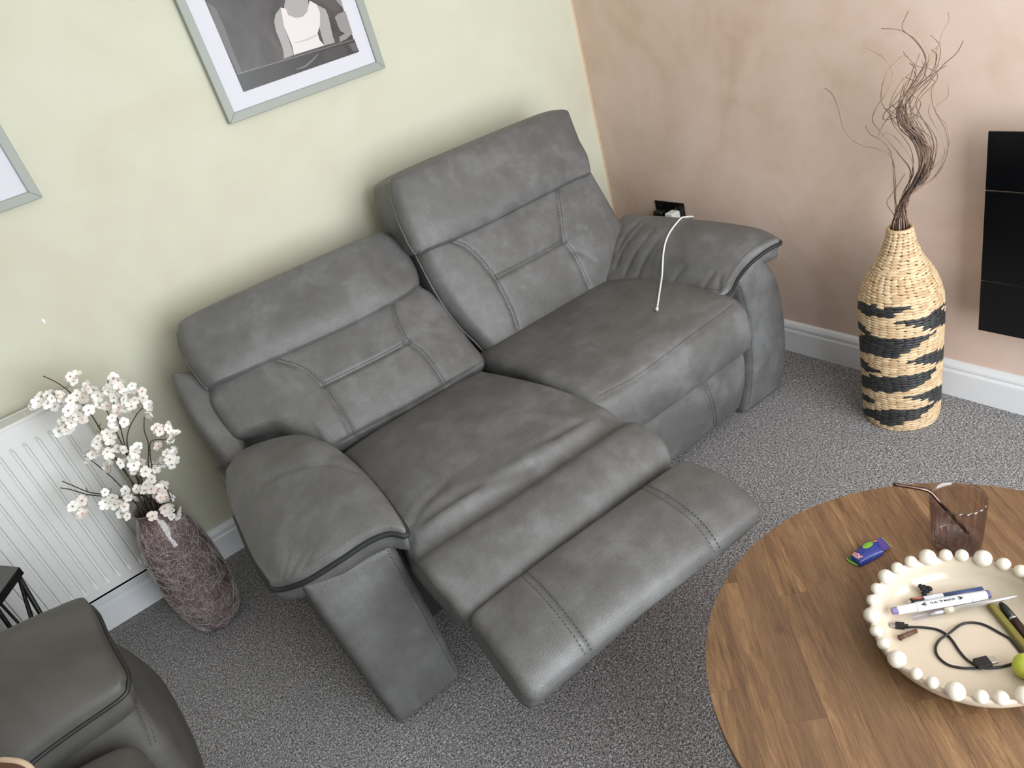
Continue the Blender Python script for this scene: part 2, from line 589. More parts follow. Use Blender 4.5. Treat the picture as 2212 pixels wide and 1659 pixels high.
# headrest
hl = onR([(905, 548), (888, 520), (868, 478), (851, 425), (846, 385)], 0.034)
ht = onR([(846, 385), (880, 362), (950, 330), (1040, 293), (1120, 260), (1180, 237), (1215, 230), (1233, 233)], 0.034)
hr = onR([(1284, 372), (1276, 335), (1258, 300), (1243, 262), (1233, 233)], 0.034)
hb = onR([(905, 548), (930, 538), (980, 520), (1060, 484), (1130, 448), (1200, 412), (1250, 386), (1284, 372)], 0.034)
c = Cushion(hb, hr, ht, hl, N_R, (0, 0.15, -0.03), r=0.03, bulge=0.03, n=(120, 90), flat=1.7, rb=0.009)
for wr in ([(872, 520), (895, 530), (925, 525)], [(1255, 300), (1240, 312), (1215, 322)], [(1275, 345), (1255, 350), (1225, 368)]): c.groove(c.trace(wr, 20), 0.004, 0.012)
o = c.build('headrest', LEATHER, SOFA)
tube('welt', c.border('left')[3:-3:3], 0.0035, LEATHER, o, 6)
tube('welt', c.border('top')[3:-3:4], 0.003, LEATHER, o, 6)
# rear shell behind the upright back
V = [(x, y, z) for x in (-1.03, -0.32) for y, z in ((-0.06, 0.10), (-0.06, 0.90), (-0.12, 0.93), (-0.20, 0.90), (-0.40, 0.45), (-0.40, 0.10))]
n = 6
F = [tuple(range(n - 1, -1, -1)), tuple(range(n, 2 * n))] + [(i, (i + 1) % n, n + (i + 1) % n, n + i) for i in range(n)]
add_bevel(mesh_obj('back_shell', V, F, LEATHER, SOFA, smooth=False), 0.02, 3)

# ---- left (reclined) back
ll = onL([(450, 843), (453, 868), (475, 905), (508, 945)])
ll = [ll[0] + UP_L * 0.06] + ll
lr = onL([(911, 612), (940, 632), (980, 680), (1020, 733), (1048, 768), (1051, 790)])
lr = [lr[0] + UP_L * 0.06] + lr
lb = [ll[-1]] + onL([(555, 936), (600, 928), (645, 945), (690, 962), (730, 972), (850, 908), (950, 852)]) + [lr[-1]]
lt = [ll[0], lr[0]]
c = Cushion(lb, lr[::-1], lt, ll[::-1], N_L, (0, 0.12, -0.11), r=0.028, bulge=0.033, n=(130, 150))
seamA = [(598, 778), (640, 790), (668, 806), (697, 834), (718, 864), (738, 895), (754, 922), (766, 947)]
seamB = [(845, 655), (856, 690), (868, 716), (881, 738), (908, 757), (930, 782), (948, 808), (962, 832)]
seamC = [(697, 833), (760, 802), (820, 772), (881, 739)]
for sm in (seamA, seamB, seamC): c.groove(c.trace(sm), 0.008, 0.007)
c.groove(c.trace([(735, 955), (800, 920), (900, 868), (1040, 785)], 50), 0.003, 0.006)
o = c.build('back_cushion', LEATHER, SOFA)
for sm in (seamA, seamB, seamC): c.stitches(sm, o)
tube('welt', c.border('left')[10:-20:3], 0.0035, LEATHER, o, 6)
CUSH_BACK_L = c
hl = onL([(447, 834), (425, 808), (400, 772), (384, 735), (379, 702)], 0.034)
ht = onL([(379, 702), (392, 682), (450, 652), (540, 612), (640, 568), (730, 528), (790, 503), (825, 491)], 0.034)
hr = onL([(911, 606), (902, 572), (882, 535), (858, 510), (825, 491)], 0.034)
hb = onL([(447, 834), (500, 817), (580, 785), (680, 742), (760, 705), (830, 668), (880, 637), (911, 606)], 0.034)
c = Cushion(hb, hr, ht, hl, N_L, (0, 0.10, -0.08), r=0.035, bulge=0.035, n=(120, 90), flat=1.7, rb=0.009)
o = c.build('headrest', LEATHER, SOFA)
tube('welt', c.border('left')[3:-3:3], 0.0035, LEATHER, o, 6)
# side wing of the reclined back's shell
w_out = onL([(366, 800), (384, 855), (430, 928), (492, 1008)], -0.03)
w_in = onL([(470, 800), (495, 860), (522, 935), (540, 1005)], -0.03)
c = Cushion([w_out[-1], w_in[-1]], w_in[::-1], [w_out[0], w_in[0]], w_out[::-1], N_L, (0, 0.09, -0.10), r=0.02, bulge=0.008, n=(30, 60))
o = c.build('back_shell', LEATHER, SOFA)
c.stitches([(392, 828), (412, 865), (440, 912), (470, 955)], o, offs=(0.0,), mat=THREAD_L)
V = [(x, y, z) for x in (-1.74, -1.08) for y, z in ((-0.06, 0.10), (-0.06, 0.70), (-0.16, 0.72), (-0.50, 0.36), (-0.45, 0.10))]
n = 5
F = [tuple(range(n - 1, -1, -1)), tuple(range(n, 2 * n))] + [(i, (i + 1) % n, n + (i + 1) % n, n + i) for i in range(n)]
add_bevel(mesh_obj('back_shell', V, F, LEATHER, SOFA, smooth=False), 0.02, 3)

# ---- right seat cushion with its front roll
def seat_profile(x, dz=0.0, dy=0.0):
    return [np.array((x, y + dy, z + dz)) for y, z in ((-0.98, 0.275), (-1.03, 0.295), (-1.052, 0.34), (-1.05, 0.40), (-1.022, 0.45), (-0.95, 0.470), (-0.8, 0.478), (-0.65, 0.472), (-0.5, 0.45), (-0.42, 0.40))]
pl, pr = seat_profile(-1.06), seat_profile(-0.435)
c = Cushion([pl[0], pr[0]], pr, [pl[-1], pr[-1]], pl, (0, -0.5, 1), (0, 0.1, -0.05), r=0.03, bulge=0.012, n=(110, 130))
sm = [(1292, 860), (1370, 818), (1440, 768), (1510, 715), (1560, 680), (1594, 652)]
c.groove(c.trace(sm), 0.004, 0.007)
o = c.build('seat_cushion', LEATHER, SOFA)
c.stitches(sm, o, offs=(0.004,))
SEAT_R = c
# closed footrest panel below it
b0, b1 = np.array((-1.06, -0.955, 0.03)), np.array((-0.425, -0.95, 0.03))
t0, t1 = np.array((-1.06, -1.0, 0.32)), np.array((-0.425, -1.0, 0.32))
md = lambda a, b, dy: [a, (a + b) / 2 + np.array((0, dy, 0)), b]
c = Cushion([b0, b1], md(b1, t1, -0.02), [t0, t1], md(b0, t0, -0.02), (0, -1, 0), (0, 0.08, 0), r=0.025, bulge=0.012, n=(90, 50))
sm = [(1522, 828), (1535, 860), (1543, 895), (1545, 935)]
c.groove(c.trace(sm), 0.005, 0.008)
o = c.build('footrest_panel', LEATHER, SOFA)
c.stitches(sm, o)

# ---- left seat cushion, running out over the raised leg section
le = [np.array((-1.655, -1.26, 0.35)), np.array((-1.668, -1.325, 0.375)), pz(991, 1324, 0.42), pz(935, 1262, 0.45), pz(886, 1198, 0.457), np.array((-1.63, -0.95, 0.47)), np.array((-1.605, -0.75, 0.47)), pz(745, 985, 0.445), np.array((-1.59, -0.50, 0.40))]
re_ = [np.array((-1.07, -1.25, 0.35)), np.array((-1.07, -1.315, 0.375)), pz(1451, 972, 0.42), pz(1422, 932, 0.45), pz(1348, 893, 0.462), pz(1300, 872, 0.47), pz(1200, 834, 0.475), pz(1110, 812, 0.46), pz(1052, 800, 0.43), np.array((-1.06, -0.48, 0.40))]
c = Cushion([le[0], re_[0]], re_, [le[-1], re_[-1]], le, (0, -0.3, 1), (0, 0.06, -0.05), r=0.02, bulge=0.022, n=(130, 170))
c.groove(c.trace([(885, 1188), (960, 1140), (1080, 1062), (1200, 985), (1290, 925), (1340, 892)]), 0.030, 0.030)
c.groove(c.trace([(882, 1165), (930, 1110), (1000, 1065), (1080, 1030), (1150, 1000)]), 0.008, 0.016)
c.groove(c.trace([(890, 1130), (915, 1085), (960, 1045)], 30), 0.006, 0.014)
c.groove(c.trace([(1335, 895), (1270, 905), (1190, 945)], 30), 0.007, 0.014)
c.groove(c.trace([(900, 1150), (970, 1105), (1060, 1045), (1180, 970), (1290, 905)], 50), -0.006, 0.016)
o = c.build('seat_cushion', LEATHER, SOFA)
c.stitches([(893, 1206), (930, 1252), (960, 1288), (990, 1318)], o, offs=(-0.004,))
SEAT_L = c

# ---- raised footrest
fl = [pz(1150, 1526, 0.375), pz(1110, 1475, 0.405), pz(1060, 1405, 0.425), pz(1003, 1327, 0.43)]
fr_ = [pz(1632, 1142, 0.375), pz(1649, 1108, 0.40), pz(1636, 1076, 0.42), pz(1570, 1022, 0.43), pz(1475, 983, 0.43)]
fb = [fl[0], pz(1310, 1397, 0.378), pz(1470, 1270, 0.378), fr_[0]]
ft = [fl[-1], pz(1150, 1217, 0.435), pz(1320, 1095, 0.435), fr_[-1]]
c = Cushion(fb, fr_, ft, fl, (0, -0.2, 1), (0, 0.03, -0.05), r=0.022, bulge=0.02, n=(120, 80), rc=0.025)
sA = [(1128, 1237), (1165, 1272), (1205, 1318), (1245, 1370), (1278, 1420)]
sB = [(1382, 1048), (1430, 1072), (1478, 1105), (1520, 1145), (1552, 1195)]
for sm in (sA, sB): c.groove(c.trace(sm), 0.005, 0.008)
o = c.build('footrest', LEATHER, SOFA)
for sm in (sA, sB): c.stitches(sm, o, offs=(-0.008, 0.008), dash=0.006, gap=0.003, w=0.001)
c.stitches([(1012, 1338), (1050, 1388), (1100, 1456), (1146, 1514)], o, offs=(-0.004,), dash=0.006, gap=0.003)
# folding steel links under the footrest
for x in (-1.615, -1.125):
    g = []
    for a, b in (((x, -0.95, 0.20), (x, -1.30, 0.34)), ((x, -1.02, 0.31), (x, -1.42, 0.36)), ((x, -1.12, 0.33), (x, -1.22, 0.22))):
        a, b = np.array(a), np.array(b)
        t = unit(b - a); u = np.cross(t, (1, 0, 0)) * 0.013; w = np.array((0.003, 0, 0))
        g.append(([a - u - w, a - u + w, a + u + w, a + u - w, b - u - w, b - u + w, b + u + w, b + u - w], [(0, 1, 2, 3), (7, 6, 5, 4), (0, 4, 5, 1), (1, 5, 6, 2), (2, 6, 7, 3), (3, 7, 4, 0)]))
    mesh_obj('footrest_link', *join(g), BLACK_METAL, SOFA, smooth=False)

# ---- left arm
bl, br = pz(866, 1571, 0.006), pz(998, 1465, 0.006)
tl, tr = pz(644, 1268, 0.475), pz(846, 1172, 0.475)
mid = lambda a, b, k, d: a * (1 - k) + b * k + np.asarray(d)
c = Cushion([bl, br], [br, mid(br, tr, 0.08, (0.006, -0.003, 0)), mid(br, tr, 0.5, (0.008, 0, 0)), tr], [tl, tr], [bl, mid(bl, tl, 0.5, (0, 0, 0)), tl],
            (0, -1, 0.2), (0, 0.70, 0), r=0.022, bulge=0.012, n=(50, 90))
s1 = [(655, 1285), (720, 1385), (790, 1480), (858, 1560)]
s2 = [(832, 1180), (880, 1265), (935, 1365), (988, 1462)]
o = c.build('arm', LEATHER, SOFA)
c.stitches(s1, o, offs=(0.0,), dash=0.006, gap=0.003); c.stitches(s2, o, offs=(0.0,), dash=0.006, gap=0.003)
# pad
pb = [pz(578, 1252, .49), pz(603, 1262, .485), pz(650, 1246, .50), pz(720, 1203, .52), pz(790, 1158, .535), pz(840, 1140, .535), pz(882, 1147, .52)]
pr_ = [pz(882, 1147, .52), pz(862, 1110, .535), pz(830, 1065, .545), pz(780, 1010, .555), pz(730, 970, .56), pz(682, 947, .565)]
pt = [pz(484, 1015, .54), pz(520, 972, .56), pz(580, 948, .575), pz(640, 938, .58), pz(682, 947, .565)]
pl_ = [pz(578, 1252, .49), pz(545, 1205, .50), pz(510, 1130, .51), pz(488, 1070, .525), pz(484, 1015, .54)]
c = Cushion(pb, pr_, pt, pl_, (0, 0, 1), (0.0, 0.006, -0.06), r=0.012, bulge=0.035, n=(90, 100), taper=0.03, flat=1.3)
for wr in ([(625, 1245), (640, 1215), (655, 1195)], [(650, 1235), (665, 1208), (680, 1185)], [(610, 1250), (615, 1225), (622, 1200)]): c.groove(c.trace(wr, 15), 0.0015, 0.006)
arc = [(560, 1050), (600, 1028), (650, 1008), (700, 1002), (740, 1006), (768, 1018)]
c.groove(c.trace(arc), 0.004, 0.008)
o = c.build('arm_pad', LEATHER, SOFA)
c.stitches(arc, o, offs=(0.004,), mat=THREAD_L)
c.stitches([(608, 1250), (655, 1230), (720, 1190), (790, 1145), (840, 1128), (872, 1132)], o, offs=(0.0,), mat=THREAD_L)
pip = np.vstack([c.border('left')[60::-4], c.border('bot')[2:-2:3], c.border('right')[0:40:4]]) + np.array((0, -0.002, -0.006))
tube('piping', cat_rom(pip, 120), 0.0065, PIPING, o, 8)

# ---- right arm
YA = -0.962
inn = [py(x, y, YA) for x, y in ((1608, 888), (1617, 830), (1618, 770), (1611, 690), (1590, 605))]
out = [py(x, y, YA) for x, y in ((1686, 842), (1695, 800), (1698, 740), (1692, 660), (1676, 592), (1640, 540))]
inn[0][2] = 0.006; out[0][2] = 0.006
c = Cushion([inn[0], out[0]], out, [inn[-1], out[-1]], inn, (0, -1, 0), (0, 0.70, 0), r=0.025, bulge=0.018, n=(50, 90))
o = c.build('arm', LEATHER, SOFA)
sm = [(1594, 620), (1612, 690), (1619, 770), (1617, 840), (1609, 885)]
c.stitches([(x + 6, y) for x, y in sm], o, offs=(0.0,), dash=0.006, gap=0.003)
# inner arm wall beside the seat
box('arm_lining', (-0.43, -0.93, 0.05), (-0.28, -0.25, 0.47), LEATHER, SOFA, 0.02)
box('arm_lining', (-1.83, -0.93, 0.05), (-1.68, -0.25, 0.47), LEATHER, SOFA, 0.02)
pb = [pz(1550, 638, .475), pz(1574, 622, .485), pz(1590, 592, .505), pz(1620, 557, .525), pz(1660, 527, .545), pz(1688, 513, .55)]
pl_ = [pz(1550, 638, .475), pz(1480, 624, .470), pz(1400, 616, .465), pz(1309, 609, .462)]
bk = pz(1342, 470, .585)
pt = [pl_[-1], pz(1312, 520, .545), bk, np.array((-0.27, bk[1] - 0.0, 0.575)), np.array((-0.215, bk[1], 0.55))]
pr_ = [pb[-1], np.array((-0.19, -0.90, 0.56)), np.array((-0.195, -0.7, 0.56)), pt[-1]]
def pad_shape(s, t):
    return 0.045 * np.sin(np.pi * np.clip(s, 0, 1)) * np.clip(np.minimum((t) / 0.35, 1), 0, 1) ** 0.7 * (1 - 0.85 * t)
c = Cushion(pb, pr_, pt, pl_, (-0.3, 0, 1), (0.0, 0.006, -0.06), r=0.012, bulge=0.007, n=(90, 100), taper=0.03, shape=pad_shape, flat=1.3)
for wr in ([(1330, 575), (1350, 530), (1390, 485)], [(1350, 590), (1375, 540), (1410, 495)], [(1375, 600), (1395, 555), (1420, 520)], [(1335, 540), (1350, 510), (1375, 482)], [(1455, 605), (1465, 590), (1478, 575)], [(1520, 620), (1530, 605), (1540, 590)], [(1552, 628), (1552, 610), (1556, 598)]):
    c.groove(c.trace(wr, 20), 0.0045, 0.009)
o = c.build('arm_pad', LEATHER, SOFA)
c.stitches([(1408, 615), (1410, 590), (1415, 560), (1424, 535)], o, offs=(-0.003, 0.003))
c.stitches([(1420, 608), (1480, 614), (1548, 626), (1570, 606), (1586, 580), (1615, 546), (1655, 516), (1680, 504)], o, offs=(0.0,))
pip = np.vstack([c.border('left')[60::-4], c.border('bot')[2:-2:3], c.border('right')[0:30:4]]) + np.array((0, -0.002, -0.006))
tube('piping', cat_rom(pip, 120), 0.006, PIPING, o, 8)
PAD_R = c

# ================================================================== second sofa, at the left
SOFA2 = thing('recliner_sofa', (-2.75, -1.5, 0), 'dark grey recliner sofa whose padded arm reaches in beside the radiator', 'sofa')
pf = [pz(268, 1474, .535), pz(262, 1446, .545), pz(242, 1402, .55), pz(220, 1352, .55), pz(204, 1312, .55), pz(190, 1292, .54)]       # front edge, inner to outer
pin = [pf[0], pz(245, 1503, .53), pz(135, 1579, .53), pz(40, 1651, .53), pz(-120, 1790, .53)]                                      # inner edge, front to back
xb = pin[-1][0]
pout = [pf[-1], pz(150, 1297, .55), np.array((-2.45, -0.70, .56)), np.array((-2.6, -0.70, .55)), np.array((xb, -0.74, .54))]
c = Cushion(pf, pout, [pin[-1], np.array((xb, (pin[-1][1] + pout[-1][1]) / 2, .58)), pout[-1]], pin, (0, 0, 1), (0, 0, -0.06), r=0.014, bulge=0.05, n=(70, 90), taper=0.03, flat=1.3)
o = c.build('arm_pad', LEATHER2, SOFA2)
pip = np.vstack([c.border('left')[70::-4], c.border('bot')[2:-2:3], c.border('right')[0:60:4]]) + np.array((0.002, 0, -0.006))
tube('piping', cat_rom(pip, 120), 0.0045, BLACK_PIPE, o, 8)
yo, yi = -0.735, -1.06
bl, br = np.array((-2.28, yi, 0.006)), np.array((-2.265, yo - 0.03, 0.006))
tl, tr = np.array((-2.25, yi + 0.02, 0.50)), np.array((-2.26, yo - 0.05, 0.50))
c = Cushion([bl, br], [br, np.array((-2.245, yo, 0.15)), np.array((-2.235, yo + 0.005, 0.30)), tr], [tl, tr], [bl, np.array((-2.25, yi, 0.25)), tl], (1, 0, 0), (-0.75, 0, 0), r=0.03, bulge=0.015, n=(50, 80))
sm = [(283, 1495), (300, 1525), (318, 1565), (332, 1610)]
c.groove(c.trace(sm), 0.004, 0.008)
o = c.build('arm', LEATHER2, SOFA2)
c.stitches(sm, o)
def panel(name, lo, hi, bev, mat=LEATHER2, par=SOFA2): return box(name, lo, hi, mat, par, bev)
sp = [np.array((x, 0, z)) for x, z in ((-2.33, 0.27), (-2.285, 0.30), (-2.275, 0.38), (-2.30, 0.45), (-2.5, 0.475), (-2.7, 0.465), (-2.85, 0.42))]
for y0, y1 in ((-1.075, -1.66), (-1.68, -2.27)):
    a = [p + np.array((0, y0, 0)) for p in sp]; b = [p + np.array((0, y1, 0)) for p in sp]
    c = Cushion([a[0], b[0]], b, [a[-1], b[-1]], a, (0.5, 0, 1), (-0.06, 0, -0.06), r=0.03, bulge=0.012, n=(50, 60))
    c.build('seat_cushion', LEATHER2, SOFA2)
    q = [np.array((-2.82, y0, 0.42)), np.array((-3.05, y0, 0.95))]; w = [np.array((-2.82, y1, 0.42)), np.array((-3.05, y1, 0.95))]
    c = Cushion([q[0], w[0]], w, [q[1], w[1]], q, (1, 0, 0.4), (-0.16, 0, -0.05), r=0.04, bulge=0.04, n=(50, 60))
    c.build('back_cushion', LEATHER2, SOFA2)
    panel('footrest_panel', (-2.36, y1, 0.03), (-2.29, y0, 0.29), 0.03)
panel('base', (-3.1, -2.27, 0.02), (-2.36, -1.07, 0.28), 0.02)
panel('arm', (-3.05, -2.60, 0.006), (-2.25, -2.29, 0.50), 0.05)
panel('arm_pad', (-2.95, -2.63, 0.50), (-2.23, -2.27, 0.60), 0.045)
panel('back_shell', (-3.25, -2.55, 0.05), (-3.08, -0.78, 0.90), 0.04)
# cushion on that sofa's seat: only its trimmed corner shows
CUSHMAT = plain('brown_velvet', (92, 62, 44), 0.9)
TRIM = plain('beige_trim', (186, 164, 140), 0.8)
k0, k1 = pz(-30, 1652, 0.64), pz(58, 1661, 0.625)
k2, k3 = pz(60, 1860, 0.554), pz(-150, 1830, 0.554)
CU = thing('scatter_cushion', (float(k2[0]), float(k2[1]), 0.48), 'brown scatter cushion with beige trim on the dark sofa seat', 'cushion')
c = Cushion([k3, k2], [k2, k1], [k0, pz(20, 1653, 0.635), k1], [k3, k0], (0, 0, 1), (0, 0, -0.05), r=0.02, bulge=0.03, n=(30, 30))
c.build('cover', CUSHMAT, CU)
tube('trim', np.vstack([c.border('top')[::3], c.border('right')[::-3]]) + np.array((0, 0, 0.0)), 0.006, TRIM, CU, 8)

# ================================================================== hexagonal side table
ST = thing('side_table', (-2.62, -0.325, 0), 'black hexagonal side table with crossed wire legs in front of the radiator', 'side table')
DARKTOP = plain('dark_slate_top', (78, 78, 76), 0.5)
hx, hy, hs = -2.394 - 0.23, -0.325, 0.23
hexa = [(hx + hs * math.cos(a), hy + 0.87 * hs * math.sin(a)) for a in [math.pi / 3 * k for k in range(6)]]
V = [(x, y, z) for z in (0.482, 0.5) for x, y in hexa]
F = [tuple(range(5, -1, -1)), tuple(range(6, 12))] + [(i, (i + 1) % 6, 6 + (i + 1) % 6, 6 + i) for i in range(6)]
o = mesh_obj('table_top', V, F, DARKTOP, ST, smooth=False)
rim = [((x - hx) * 1.01 + hx, (y - hy) * 1.01 + hy) for x, y in hexa]
V = [(x, y, z) for z in (0.478, 0.4985) for x, y in rim]
F = [(i, (i + 1) % 6, 6 + (i + 1) % 6, 6 + i) for i in range(6)] + [tuple(range(5, -1, -1))]
mesh_obj('edge_band', V, F, BLACK_METAL, ST, smooth=False)
for k in range(6):
    a, b = np.array((*hexa[k], 0.48)), np.array((*hexa[(k + 1) % 6], 0.48))
    cc = np.array((hx, hy, 0.48))
    a, b = cc + (a - cc) * 0.95, cc + (b - cc) * 0.95
    fa, fb = cc + (a - cc) * 0.75, cc + (b - cc) * 0.75
    fa[2] = fb[2] = 0.006
    mesh_obj('leg', *tube_geo([a, fa], 0.006, 8), BLACK_METAL, ST)
    mesh_obj('cross_brace', *join([tube_geo([a, fb], 0.004, 6), tube_geo([b, fa], 0.004, 6)]), BLACK_METAL, ST)
mesh_obj('base_ring', *tube_geo([(hx + 0.71 * (x - hx), hy + 0.71 * (y - hy), 0.007) for x, y in hexa + [hexa[0]]], 0.006, 8), BLACK_METAL, ST)

# ================================================================== radiator
RX1, RX0, RZ0, RZ1, RY = -2.098, -3.5, 0.165, 0.765, -0.10
RAD = thing('radiator', ((RX0 + RX1) / 2, -0.06, RZ0), 'white ribbed panel radiator on the green wall', 'radiator')
pitch = 0.0335
zs = [RZ0, RZ0 + 0.035, RZ0 + 0.05, RZ1 - 0.07, RZ1 - 0.055, RZ1]
amp = [0, 0, 1, 1, 0, 0]
xs, ds = [RX1], [0.0]
x = RX1 - 0.045
while x > RX0 + 0.04:
    for dx, d in ((0.0, 0.0), (0.003, 0.010), (0.0075, 0.010), (0.011, 0.0)):
        xs.append(x - dx); ds.append(d)
    x -= pitch
xs.append(RX0); ds.append(0.0)
V = [(xx, RY + d * am, z) for z, am in zip(zs, amp) for xx, d in zip(xs, ds)]
w = len(xs)
F = [(j * w + i, j * w + i + 1, (j + 1) * w + i + 1, (j + 1) * w + i) for j in range(len(zs) - 1) for i in range(w - 1)]
mesh_obj('front_panel', V, F, RAD_WHITE, RAD, smooth=False)
box('side_cover', (RX1, RY - 0.001, RZ0 + 0.01), (RX1 + 0.004, -0.02, RZ1 + 0.004), RAD_WHITE, RAD, 0.002)
box('back_panel', (RX0, -0.035, RZ0), (RX1, -0.025, RZ1 - 0.01), RAD_WHITE, RAD)
box('bottom_channel', (RX0, RY, RZ0), (RX1, -0.03, RZ0 + 0.012), RAD_WHITE, RAD, 0.003)
box('top_rail', (RX0, RY - 0.002, RZ1 - 0.004), (RX1 + 0.004, RY + 0.010, RZ1 + 0.006), RAD_WHITE, RAD, 0.002)
box('top_rail', (RX0, -0.030, RZ1 - 0.004), (RX1 + 0.004, -0.020, RZ1 + 0.006), RAD_WHITE, RAD, 0.002)
for k in range(4):
    y = RY + 0.017 + k * 0.0135
    box('grille_bar', (RX0, y, RZ1 - 0.002), (RX1, y + 0.007, RZ1 + 0.004), RAD_WHITE, RAD)
x = RX1 - 0.02
while x > RX0:
    box('grille_cross_bar', (x, RY + 0.01, RZ1 - 0.003), (x - 0.005, -0.03, RZ1 + 0.0035), RAD_WHITE, RAD)
    x -= 0.09

# ================================================================== framed pictures
FRAME = plain('brushed_silver_frame', (150, 155, 148), 0.5)
MATBOARD = plain('white_mount', (212, 211, 220), 0.7)
FGLASS = mk_glass('picture_glass', (0.985, 0.985, 0.985, 1), 0.2, None, 0.0, 0.15)
def picture(loc_x0, loc_x1, z0, z1, mat_l, label):
    P = thing('picture_frame', ((loc_x0 + loc_x1) / 2, -0.01, z0), label, 'picture')
    fw = mat_l
    # mitred mouldings
    for nm, q in (('bottom', [(loc_x0, z0), (loc_x1, z0), (loc_x1 - fw, z0 + fw), (loc_x0 + fw, z0 + fw)]), ('top', [(loc_x0, z1), (loc_x0 + fw, z1 - fw), (loc_x1 - fw, z1 - fw), (loc_x1, z1)]),
                  ('left', [(loc_x0, z0), (loc_x0 + fw, z0 + fw), (loc_x0 + fw, z1 - fw), (loc_x0, z1)]), ('right', [(loc_x1, z0), (loc_x1, z1), (loc_x1 - fw, z1 - fw), (loc_x1 - fw, z0 + fw)])):
        V = [(x, y, z) for y in (-0.024, -0.002) for x, z in q]
        F = [(0, 1, 2, 3), (7, 6, 5, 4)] + [(i, 4 + i, 4 + (i + 1) % 4, (i + 1) % 4) for i in range(4)]
        add_bevel(mesh_obj('moulding', V, F, FRAME, P, smooth=False), 0.0015, 1)
    box('mount', (loc_x0 + fw, -0.016, z0 + fw), (loc_x1 - fw, -0.012, z1 - fw), MATBOARD, P)
    box('backing', (loc_x0 + 0.01, -0.012, z0 + 0.01), (loc_x1 - 0.01, -0.003, z1 - 0.01), BLACK_CLOTH, P)
    box('glass', (loc_x0 + fw, -0.0195, z0 + fw), (loc_x1 - fw, -0.018, z1 - fw), FGLASS, P)
    return P
FZ1 = 2.02
P1 = picture(-1.354, -0.816, 1.269, FZ1, 0.025, 'silver framed black and white photograph of a child in a white vest')
P2 = picture(-2.43, -1.890, 1.259, FZ1, 0.024, 'silver framed picture with a wide blank white mount above the radiator')
# the print, drawn as flat shapes laid on each other
def gray(name, v, tint=(1.0, 0.97, 0.97)): return plain(name, (v * tint[0], v * tint[1], v * tint[2]), 0.35)
def pic_poly(pts, level, mat, par, name, pixels=True):
    y = -0.0162 - 0.00012 * level
    if pixels: P = [py(350 + a * .2486, b * .2486, -0.0162) for a, b in pts]
    else: P = [np.array((a, 0, b)) for a, b in pts]
    V = [(p[0], y, p[2]) for p in P]
    cx, cz = np.mean([v[0] for v in V]), np.mean([v[2] for v in V])
    n = len(V)
    return mesh_obj(name, V, [tuple(range(n))], mat, par, smooth=False)
def mk_print_bg():
    M = Mat('print_background')
    v = M.coords('Object', scale=(1, 1, 0.6))
    M.color(M.ramp(M.noise(v, 9, 3, 0.6, 0.8), [(0.35, srgb(36, 35, 36)), (0.6, srgb(66, 60, 60)), (0.8, srgb(92, 82, 80))]))
    M.set(Roughness=0.35)
    return M.m
PB = pic_poly([(-1.278, 1.338), (-0.888, 1.338), (-0.888, 1.95), (-1.278, 1.95)], 0, mk_print_bg(), P1, 'print', False)
G_HAIR, G_SMEAR, G_SKIN, G_VEST, G_BAND, G_LINE, G_HAND, G_FOLD = (gray('print_hair', 26), gray('print_sheen', 88), gray('print_skin', 158), gray('print_vest', 214), gray('print_table', 42), gray('print_line', 112), gray('print_hand', 140), gray('print_fold', 186))
pic_poly([(395, 20), (470, 80), (540, 230), (600, 400), (700, 640), (660, 645), (560, 430), (470, 240)], 1, G_SMEAR, PB, 'curtain_sheen')
pic_poly([(-1.27, 1.60), (-1.05, 1.61), (-1.05, 1.94), (-1.27, 1.94)], 1, G_HAIR, PB, 'dark_backdrop', False)
pic_poly([(1060, 60), (1075, -20), (1110, -60), (1230, -70), (1265, -10), (1278, 60), (1262, 130), (1160, 170), (1085, 135)], 2, G_SKIN, PB, 'neck')
hx0, hz0 = -1.055, 1.70
pic_poly([(hx0 + 0.085 * math.cos(a), hz0 + 0.035 + 0.11 * math.sin(a)) for a in np.linspace(0, 2 * math.pi, 28, endpoint=False)], 2, G_HAIR, PB, 'hair', False)
pic_poly([(hx0 + 0.066 * math.cos(a), hz0 + 0.088 * math.sin(a)) for a in np.linspace(0, 2 * math.pi, 28, endpoint=False)], 3, G_SKIN, PB, 'head', False)
pic_poly([(1030, 65), (985, 125), (974, 190), (990, 270), (1035, 380), (1055, 450), (1060, 510), (1140, 480), (1125, 410), (1085, 300), (1060, 230)], 3, G_SKIN, PB, 'arm')
pic_poly([(1340, 40), (1420, 80), (1445, 140), (1465, 230), (1485, 320), (1503, 370), (1412, 395), (1385, 310), (1365, 230)], 3, G_SKIN, PB, 'arm')
pic_poly([(1030, 65), (1075, 75), (1095, 130), (1160, 157), (1225, 145), (1262, 100), (1282, 5), (1345, 40), (1372, 110), (1372, 220), (1350, 290), (1370, 350), (1410, 395), (1145, 478), (1130, 400), (1085, 290), (1060, 230)], 4, G_VEST, PB, 'vest')
pic_poly([(1150, 370), (1250, 340), (1340, 300), (1350, 310), (1260, 352), (1152, 378)], 5, G_FOLD, PB, 'fold')
pic_poly([(1500, 150), (1530, 120), (1580, 100), (1592, 95), (1655, 290), (1600, 340), (1545, 365), (1540, 320), (1590, 290), (1550, 270), (1535, 240), (1520, 200)], 3, G_HAND, PB, 'hand')
pic_poly([(1500, -10), (1530, -20), (1560, 10), (1575, 70), (1560, 60)], 3, G_HAND, PB, 'hand')
pic_poly([(650, 648), (1672, 345), (1712, 450), (708, 800)], 5, G_BAND, PB, 'table_top')
pic_poly([(650, 641), (1670, 339), (1673, 346), (652, 650)], 6, G_LINE, PB, 'table_edge')
